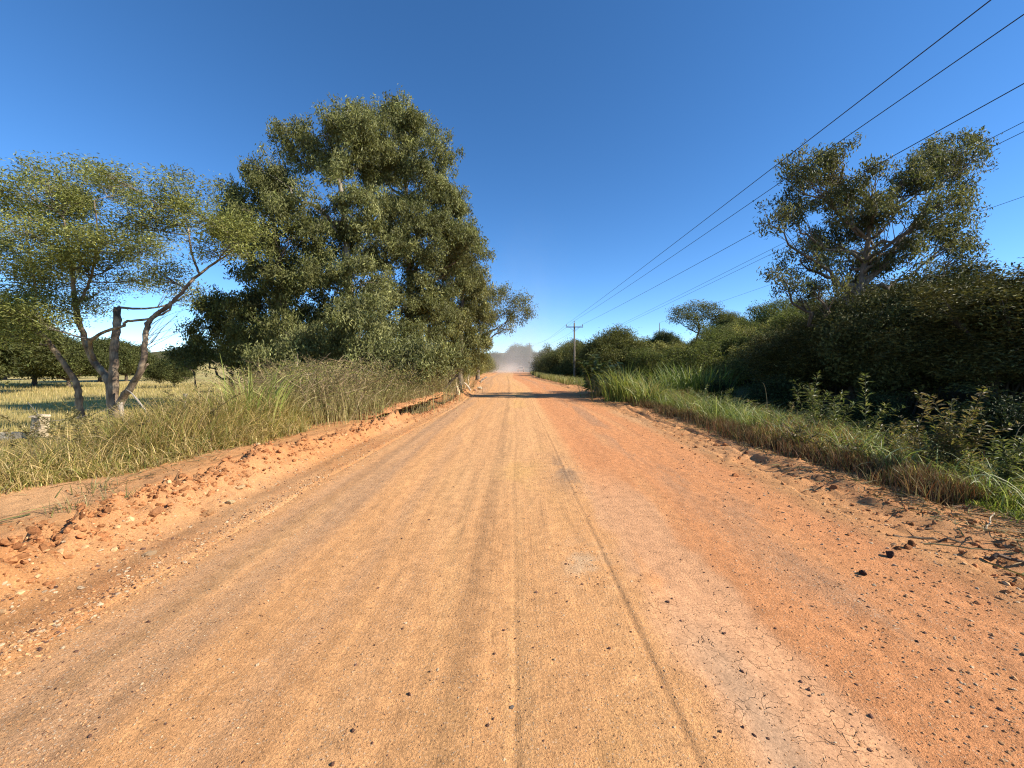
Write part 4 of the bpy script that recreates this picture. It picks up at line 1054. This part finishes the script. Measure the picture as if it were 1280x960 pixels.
rT = R(71); b_ = Buf(); ysl = np.linspace(11.9, 21.2, 70); prof = 9  # earth rim of the ditch, its overhang added to throw shade on the wall below
V_ = []
for yy in ysl:
    k_ = float(S(11.9, 13.0, yy) * (1 - S(20, 21.2, yy)))
    e_ = float(ur(yy)) + rc(yy) - 1.30 + (.42 + .22 * float(vn(yy * 1.6, 0., 231))) * k_
    zt_ = .05 + .22 * k_ + .08 * float(vn(yy * 1.1, 0., 233)); th_ = .07 + .10 * k_
    bx_ = e_ - 1.5
    zb_ = float(ground_h(np.array(bx_), np.array(yy)))
    ring = [(bx_, zb_ - .15), (bx_ + .1, zb_ + .06), (e_ - .8, zt_ * .8 + .05), (e_ - .25, zt_), (e_, zt_ - .03), (e_ + .06, zt_ - th_ * .5), (e_ - .05, zt_ - th_), (e_ - .5, zt_ - th_ - .10), (e_ - 1.1, zt_ - th_ - .35)]
    V_.append([(x_ + rT.normal() * .025, yy + rT.normal() * .03, z_ + rT.normal() * .018) for x_, z_ in ring])
V_ = np.array(V_); i_ = np.arange(len(ysl) - 1)[:, None] * prof; k_ = np.arange(prof)[None]; k2_ = (k_ + 1) % prof
b_.add(V_.reshape(-1, 3), np.stack([i_ + k_, i_ + prof + k_, i_ + prof + k2_, i_ + k2_], -1).reshape(-1, 4), (.44, .20, .085))
tl = b_.build('shading_earth_lip', M_CLOD, origin=(-4.6, 16, 0)); tag(tl, 'orange earth lip on the left, its overhang added to shade the ditch', 'earth bank')
n = 3800; yy = 12.2 + 8.6 * rT.random(n); ee = ur(yy) + rc(yy) - 1.0 - 1.1 * rT.random(n) ** 1.2
b_ = Buf(); blades(b_, np.stack([ee, yy, .16 + 0 * yy], 1), .25 + .5 * rT.random(n), rT.normal(size=n) * 1.2, .2 * rT.random(n), .8 + 1.5 * rT.random(n), .012, 4, mixcol(n, [(.30, .24, .10), (.17, .16, .045), (.22, .15, .07)], (3, 2, 2), .25, rT), rT)
tag(b_.build('bank_grass', M_DRY), 'dry grass hanging over the added earth lip', kind='stuff')

# ------------------------------------------------------------------ debris by the ditch end
def wood_piece(name, pts, radii, colr, label, cat, sides=7, seed=3):
    b_ = Buf(); p = np.asarray(pts, float); o0 = p[0].copy()
    tube(b_, smooth_path(p - o0, 12), np.interp(np.linspace(0, 1, 12), np.linspace(0, 1, len(radii)), radii), sides, colr, rough=.35, rng=R(seed))
    o = b_.build(name, M_WOOD); o.location = o0
    return tag(o, label, cat)
dS = 20.5
wood_piece('wood_stake', [at(573, 499, dS), at(572, 488, dS), at(570, 478, dS)], [.14, .09, .012], (.62, .47, .27), 'pale splintered stump spike at the far end of the ditch', 'stump', 8)
wood_piece('tree_stump', [at(576, 496, 22), at(575, 480, 22), at(574, 468, 22)], [.13, .10, .09], (.10, .075, .05), 'dark thin trunk standing right behind the splintered spike', 'stump')
wood_piece('fallen_log', [at(556, 486, 22), at(564, 476, 22), at(574, 466, 22)], [.08, .07, .06], (.09, .07, .05), 'dark log leaning left of the splintered spike', 'log')
wood_piece('broken_branch', [at(588, 488, 23), at(584, 482, 23), at(580, 478, 23)], [.06, .05, .03], (.55, .43, .29), 'pale broken branch lying right of the splintered spike', 'branch')
wood_piece('broken_branch', [at(586, 481, 27), at(585, 474, 27), at(587, 467, 27)], [.05, .05, .03], (.5, .41, .28), 'pale upright broken branch in the roadside bushes', 'branch')
wood_piece('broken_branch', [at(600, 478, 30), at(604, 474, 30), at(609, 471, 30)], [.10, .08, .05], (.48, .40, .29), 'pale peeled limb at the left road edge near the shadow', 'branch')
single_stone(599, 486.5, .3, (.55, .42, .27), 'pale boulder at the left road edge where the tree shadow ends', 'boulder', 'boulder', 62)
single_stone(594, 489, .2, (.34, .2, .13), 'brown boulder in front of the pale boulder at the left road edge', 'boulder', 'boulder', 63)

# ------------------------------------------------------------------ old pillar, wall, posts
dP = 11.0
bp_ = at(50, 520, dP); gzp = float(gz(np.array(bp_[0]), np.array(dP)))
root = empty('masonry_pillar', (bp_[0], dP, gzp), 'crumbling pale masonry pillar with flat cap rising out of the left grass', 'pillar')
rP = R(9); b_ = Buf(); top = bp_[2] - gzp - .05; z_ = -.2
while z_ < top - .02:
    hh = .09 + .04 * rP.random(); w_ = .22 + .04 * rP.random()
    k = .5 + .25 * (rP.random() - .5)
    for sx_, ww in ((-w_ / 2 + w_ * k / 2, w_ * k), (w_ / 2 - w_ * (1 - k) / 2, w_ * (1 - k))):
        box(b_, (sx_ + rP.normal() * .012, rP.normal() * .012, z_ + hh / 2), (ww - .008, .21 + .03 * rP.random(), hh - .008), np.array([.42, .33, .21]) * (.65 + .6 * rP.random()), 0, .024, rP)
    z_ += hh
box(b_, (0, 0, (z_ - .2) / 2), (.18, .18, z_ + .15), (.28, .22, .16))
b_.build('shaft', M_MASON, root)
b_ = Buf(); box(b_, (0, 0, z_ + .035), (.29, .27, .06), (.48, .385, .26), .06, .03, rP); b_.build('cap', M_MASON, root)
b_ = Buf(); tube(b_, bez(np.array([0, 0, z_]), np.array([-.1, 0, z_ + .15]), np.array([-.34, 0, z_ + .42]), 6), .007, 5, (.25, .22, .18)); b_.build('rod', M_METAL, root)
b_ = Buf(); wy = dP + .05; wt = at(20, 540, wy)[2]
for k in range(11):
    xx = bp_[0] - .30 - k * .36; g0 = float(gz(np.array(xx), np.array(wy)))
    box(b_, (xx, wy, (wt + g0 - .2) / 2 - rP.random() * .025), (.37, .12, wt - g0 + .2), np.array([.44, .36, .25]) * (.75 + .4 * rP.random()), 0, .02, rP)
tag(b_.build('low_wall', M_MASON), 'low pale concrete wall running left from the masonry pillar', 'wall')
def post(px, py0, py1, d, lean, r, colr, label):
    p0 = at(px, py0, d); p0[2] = float(gz(np.array(p0[0]), np.array(d))) - .2
    p1 = at(px + lean, py1, d); b2 = Buf()
    tube(b2, smooth_path([np.zeros(3), (p1 - p0) * .5 + np.array([.01, 0, 0]), p1 - p0], 8), np.linspace(r, r * .85, 8), 8, colr, rough=.12, rng=rP)
    o = b2.build('fence_post', M_WOOD); o.location = p0; tag(o, label, 'fence post'); return p1
q1 = post(155, 530, 503, 13.5, -5, .075, (.36, .30, .23), 'leaning grey fence post just right of the acacia trunks')
q2 = post(232, 512, 492, 13.0, 0, .07, (.38, .32, .25), 'short weathered fence post among the grass before the dark bushes')
b_ = Buf(); qm = bp_ + np.array([0, 0, -.1])
for dz_ in (-.06, -.28):
    for a_, c_ in ((qm, q1), (q1, q2)):
        t = np.linspace(0, 1, 12)[:, None]
        tube(b_, a_ + (c_ - a_) * t + np.array([0, 0, 1]) * (dz_ - .12 * 4 * t * (1 - t)), .006, 4, (.3, .26, .22))
tag(b_.build('fence_wire', M_METAL), 'sagging rusty fence wires between masonry pillar and leaning posts', 'wire')
wood_piece('dead_branch', [at(185, 520, 12), at(178, 508, 12), at(165, 492, 12.2), at(158, 487, 12.4)], [.03, .025, .018, .008], (.36, .30, .23), 'bare dead branch sticking out of the grass right of the leaning post', 'branch')

# ------------------------------------------------------------------ power lines
def pole(name, x, y, H, label, cat='utility pole'):
    z0 = float(gz(np.array(x), np.array(y)))
    root = empty(name, (x, y, z0), label, cat, 'utility poles')
    b2 = Buf(); tube(b2, smooth_path([(0, 0, -.4), (0.02, 0, H * .5), (0, 0, H)], 12), np.linspace(.155, .11, 12), 10, (.26, .22, .17)); b2.build('shaft', M_WOOD, root)
    b2 = Buf(); box(b2, (0, -.16, H - .62), (2.55, .11, .13), (.10, .085, .07)); ca = b2.build('crossarm', M_WOOD, root)
    for s_ in (-1.22, 0, 1.22):
        b2 = Buf(); zb = H - .555 if s_ else H; yb = -.16 if s_ else 0
        tube(b2, [(s_, yb, zb), (s_, yb, zb + .10), (s_, yb, zb + .13), (s_, yb, zb + .22), (s_, yb, zb + .25), (s_, yb, zb + .34)], [.02, .02, .07, .065, .045, .03], 8, (.16, .10, .08)); b2.build('insulator', M_GLASS, root)
    for s_ in (-1, 1):
        b2 = Buf(); tube(b2, [(s_ * .75, -.2, H - .67), (0, -.16, H - 1.3)], .02, 4, (.12, .11, .1)); b2.build('brace', M_METAL, root)
    return root
p1x, p1y, pH = 8.75, 60.0, 8.8
pl = pole('utility_pole', p1x, p1y, pH, 'nearer wooden utility pole with crossarm at the right road side')
p2x, p2y = 4.2, 122.0
pl2 = dup(pl, (p2x, p2y, float(gz(np.array(p2x), np.array(p2y)))), 0, 1, 'farther utility pole, faint in the dust at the end of the road')
def slim_pole(x, y, H, label):
    z0 = float(gz(np.array(x), np.array(y))); root = empty('utility_pole', (x, y, z0), label, 'utility pole', 'utility poles')
    b2 = Buf(); tube(b2, [(0, 0, -.4), (0, 0, H * .5), (0, 0, H - .3)], np.array([.10, .085, .07]), 8, (.24, .20, .15)); b2.build('shaft', M_WOOD, root)
    b2 = Buf(); tube(b2, [(0, 0, H - .3), (0, 0, H - .2), (0, 0, H - .05)], np.array([.03, .06, .03]), 6, (.16, .10, .08)); b2.build('insulator', M_GLASS, root)
p3 = (21.4, 93.0); slim_pole(p3[0], p3[1], 8.6, 'slim pole mostly hidden behind the rounded olive tree')
p4 = (33.0, 92.0); slim_pole(p4[0], p4[1], 7.8, 'slim bare pole on the hillside left of the flat topped tree')
def wire(pts_list, label, r=.011):
    b2 = Buf()
    P_ = []
    for a_, c_, sag in pts_list:
        t = np.linspace(0, 1, 60)[:, None]; a_ = np.asarray(a_, float); c_ = np.asarray(c_, float)
        q = a_ + (c_ - a_) * t; q[:, 2:] -= sag * 4 * t * (1 - t); P_.append(q if not P_ else q[1:])
    tube(b2, np.vstack(P_), r, 5, (.035, .035, .04))
    tag(b2.build('power_line', M_RUBBER), label, 'wire', 'overhead power lines')
zt1 = float(gz(np.array(p1x), np.array(p1y))) + pH; zt2 = float(gz(np.array(p2x), np.array(p2y))) + pH
for dx_, dz_, x0, lb_ in ((-1.22, -.22, 7.7, 'overhead wire from the left arm of the pole, highest in the sky'), (0, .33, 8.85, 'overhead wire from the pole top, second highest in the sky'), (1.22, -.22, 10.15, 'overhead wire from the right arm of the pole, third highest in the sky')):
    za = zt1 + dz_; yb_ = -.16 if dx_ else 0
    wire([((x0, -62, za + .2), (p1x + dx_, p1y + yb_, za), {-1.22: .52, 0: .85, 1.22: .8}[dx_]), ((p1x + dx_, p1y + yb_, za), (p2x + dx_, p2y + yb_, zt2 + dz_), 1.2)], lb_)
z3 = float(gz(np.array(p3[0]), np.array(p3[1]))) + pH - .22; z4 = float(gz(np.array(p4[0]), np.array(p4[1]))) + 7.75
wire([((21.0, -40, 13.6), (p3[0] - .12, p3[1], z3), .25)], 'upper wire of the close pair crossing behind the big forked tree', .014)
wire([((21.9, -40, 13.6), (p3[0] + .12, p3[1], z3 - .25), .25)], 'lower wire of the close pair crossing behind the big forked tree', .014)
wire([((28.9, -40, 12.5), (p4[0], p4[1], z4), .15)], 'lowest single overhead wire meeting the big tree crown at right', .014)

# ------------------------------------------------------------------ car in the dust
def prism(buf, prof, x0, x1, colr, inset=0.0, ztop=None):
    p = np.asarray(prof, float); n = len(p)
    a_ = np.c_[np.full(n, x0), p]; b2 = np.c_[np.full(n, x1), p]
    if ztop is not None:
        m_ = p[:, 1] > ztop; a_[m_, 0] += inset; b2[m_, 0] -= inset
    ca, cb = a_.mean(0), b2.mean(0)
    v = np.vstack([a_, b2, ca, cb]); k = np.arange(n); k2 = (k + 1) % n
    f = np.vstack([np.stack([k, k2, k2 + n, k + n], 1), np.stack([k2, k, np.full(n, 2 * n), np.full(n, 2 * n)], 1), np.stack([k + n, k2 + n, np.full(n, 2 * n + 1), np.full(n, 2 * n + 1)], 1)])
    buf.add(v, f, colr)
cx, cy = float(rc(112.)) + 3.6, 112.0
car = empty('car', (cx, cy, float(road_h(np.array(cx), np.array(cy)))), 'pale dusty car driving away inside the dust cloud', 'car')
cw = .86; pc = (.42, .36, .29)
b_ = Buf(); prism(b_, [(-2.05, .35), (-2.1, .62), (-2.02, .98), (-1.2, 1.02), (.9, 1.0), (1.75, .9), (2.0, .7), (2.0, .35)], -cw, cw, pc); b_.build('body', M_PAINT, car)
b_ = Buf(); prism(b_, [(-1.95, .985), (-1.6, 1.5), (-.2, 1.55), (.35, 1.48), (1.0, 1.003)], -cw + .03, cw - .03, pc, .14, 1.2); b_.build('roof', M_PAINT, car)
b_ = Buf(); v = [(-.66, -1.935, 1.05), (.66, -1.935, 1.05), (.58, -1.675, 1.42), (-.58, -1.675, 1.42)]; b_.add(v, [[0, 1, 2, 3]], (.05, .06, .07)); b_.build('rear_window', M_GLASS, car)
for s_ in (-1, 1):
    b_ = Buf(); box(b_, (s_ * .74, -2.075, .8), (.16, .06, .22), (.35, .03, .02)); b_.build('tail_light', M_GLASS, car)
b_ = Buf(); box(b_, (0, -2.12, .45), (1.66, .1, .2), (.2, .17, .14)); b_.build('bumper', M_PAINT, car)
for s_ in (-1, 1):
    for y_ in (-1.3, 1.3):
        b_ = Buf(); tube(b_, [(s_ * .66, y_, .31), (s_ * .68, y_, .31), (s_ * .86, y_, .31), (s_ * .88, y_, .31)], [.26, .31, .31, .26], 20, (.03, .028, .026)); wh = b_.build('wheel', M_RUBBER, car)
        b_ = Buf(); tube(b_, [(s_ * .85, y_, .31), (s_ * .89, y_, .31)], .18, 14, (.4, .38, .35)); b_.build('rim', M_METAL, wh)

# ------------------------------------------------------------------ drifting dust
def dust_mesh(name, c_, r_, dens, low, label, seed):
    v = V3 * (1 + .18 * (fbm(V3[:, 0] * 2 + seed, V3[:, 1] * 2 + V3[:, 2], seed)[:, None] - .5))
    m, nt, N = newmat(name + '_air'); L = nt.links.new
    out = N('ShaderNodeOutputMaterial'); pv = N('ShaderNodeVolumePrincipled'); tc = N('ShaderNodeTexCoord')
    pv.inputs['Color'].default_value = (.97, .90, .80, 1); pv.inputs['Anisotropy'].default_value = .2
    ln = N('ShaderNodeVectorMath', operation='LENGTH'); L(tc.outputs['Object'], ln.inputs[0])
    mr = N('ShaderNodeMapRange', interpolation_type='SMOOTHSTEP'); L(ln.outputs['Value'], mr.inputs[0])
    for i, q in enumerate((.0, .97, 1, 0)): mr.inputs[i + 1].default_value = q
    sp = N('ShaderNodeSeparateXYZ'); L(tc.outputs['Object'], sp.inputs[0])
    hz = N('ShaderNodeMapRange', interpolation_type='SMOOTHERSTEP'); L(sp.outputs['Z'], hz.inputs[0])
    for i, q in enumerate((-.25, .75, 1, low)): hz.inputs[i + 1].default_value = q
    nz = N('ShaderNodeTexNoise'); nz.inputs['Scale'].default_value = 3.2; nz.inputs['Detail'].default_value = 3; L(tc.outputs['Object'], nz.inputs['Vector'])
    nr = N('ShaderNodeMapRange'); L(nz.outputs[0], nr.inputs[0])
    for i, q in enumerate((.3, .7, .4, 1.5)): nr.inputs[i + 1].default_value = q
    def mul(a_, b2):
        n = N('ShaderNodeMath', operation='MULTIPLY')
        for i, q in enumerate((a_, b2)):
            if isinstance(q, float): n.inputs[i].default_value = q
            else: L(q, n.inputs[i])
        return n.outputs[0]
    L(mul(mul(mul(mr.outputs[0], hz.outputs[0]), nr.outputs[0]), float(dens)), pv.inputs['Density'])
    L(pv.outputs[0], out.inputs['Volume'])
    b2 = Buf(); b2.add(v, tri4(F3), (1, 1, 1)); o = b2.build(name, m, smooth=True); o.location = c_; o.scale = r_
    m.volume_intersection_method if False else None
    return tag(o, label, kind='stuff')
dust_mesh('dust', (-2.5, 120, 1.0), (26, 64, 32), .011, .0, 'pale dust cloud drifting over the far end of the road', 3)
dust_mesh('dust', (-2.0, 112, .3), (7, 34, 6), .05, .0, 'dense pale dust low over the road around the car', 5)
dust_mesh('dust', (2.5, 100, 4.0), (17, 32, 44), .0055, .35, 'faint tall veil of dust rising above the far road', 8)

# ------------------------------------------------------------------ light, sky, camera
EL, AZ = rad(34), rad(104)
sd = Vector((math.sin(AZ) * math.cos(EL), math.cos(AZ) * math.cos(EL), math.sin(EL)))
sun = bpy.data.lights.new('sun', 'SUN'); sun.energy = 5.0; sun.angle = rad(.53); sun.color = (1.0, .93, .82)
so = bpy.data.objects.new('sun', sun); COL.objects.link(so); so.rotation_euler = sd.to_track_quat('Z', 'Y').to_euler(); so.location = (30, -5, 30)

w = bpy.data.worlds.new('World'); scene.world = w; w.use_nodes = True
nt = w.node_tree; bg = nt.nodes['Background']; sky = nt.nodes.new('ShaderNodeTexSky')
sky.sky_type = 'NISHITA'; sky.sun_disc = False; sky.sun_elevation = EL; sky.sun_rotation = AZ
sky.altitude = 2600; sky.air_density = .9; sky.dust_density = .1; sky.ozone_density = 3.0
hs = nt.nodes.new('ShaderNodeHueSaturation'); hs.inputs['Saturation'].default_value = 1.2; hs.inputs['Value'].default_value = 1.0
nt.links.new(sky.outputs[0], hs.inputs['Color']); nt.links.new(hs.outputs[0], bg.inputs[0]); bg.inputs[1].default_value = .128

cam = bpy.data.cameras.new('camera'); co = bpy.data.objects.new('camera', cam); COL.objects.link(co)
cam.sensor_fit = 'HORIZONTAL'; cam.sensor_width = 36; cam.lens = 36 * F / 1280
cam.shift_x = (640 - VX) / 1280; cam.shift_y = (VY - 480) / 1280
cam.clip_start = .05; cam.clip_end = 6000
co.location = (0, 0, EYE); co.rotation_euler = (rad(90), 0, 0)
scene.camera = co
scene.view_settings.view_transform = 'Standard'; scene.view_settings.look = 'None'
scene.view_settings.exposure = 0.87; scene.view_settings.gamma = 1; scene.view_settings.use_curve_mapping = False
cy_ = scene.cycles
cy_.max_bounces = 6; cy_.diffuse_bounces = 2; cy_.glossy_bounces = 2; cy_.transmission_bounces = 3; cy_.transparent_max_bounces = 4; cy_.volume_bounces = 1
cy_.volume_step_rate = 1.0; cy_.volume_max_steps = 128
cy_.use_denoising = True
cy_.denoising_input_passes = 'RGB_ALBEDO_NORMAL'; cy_.denoising_prefilter = 'NONE'
cy_.filter_width = 1.15
cy_.adaptive_threshold = .006
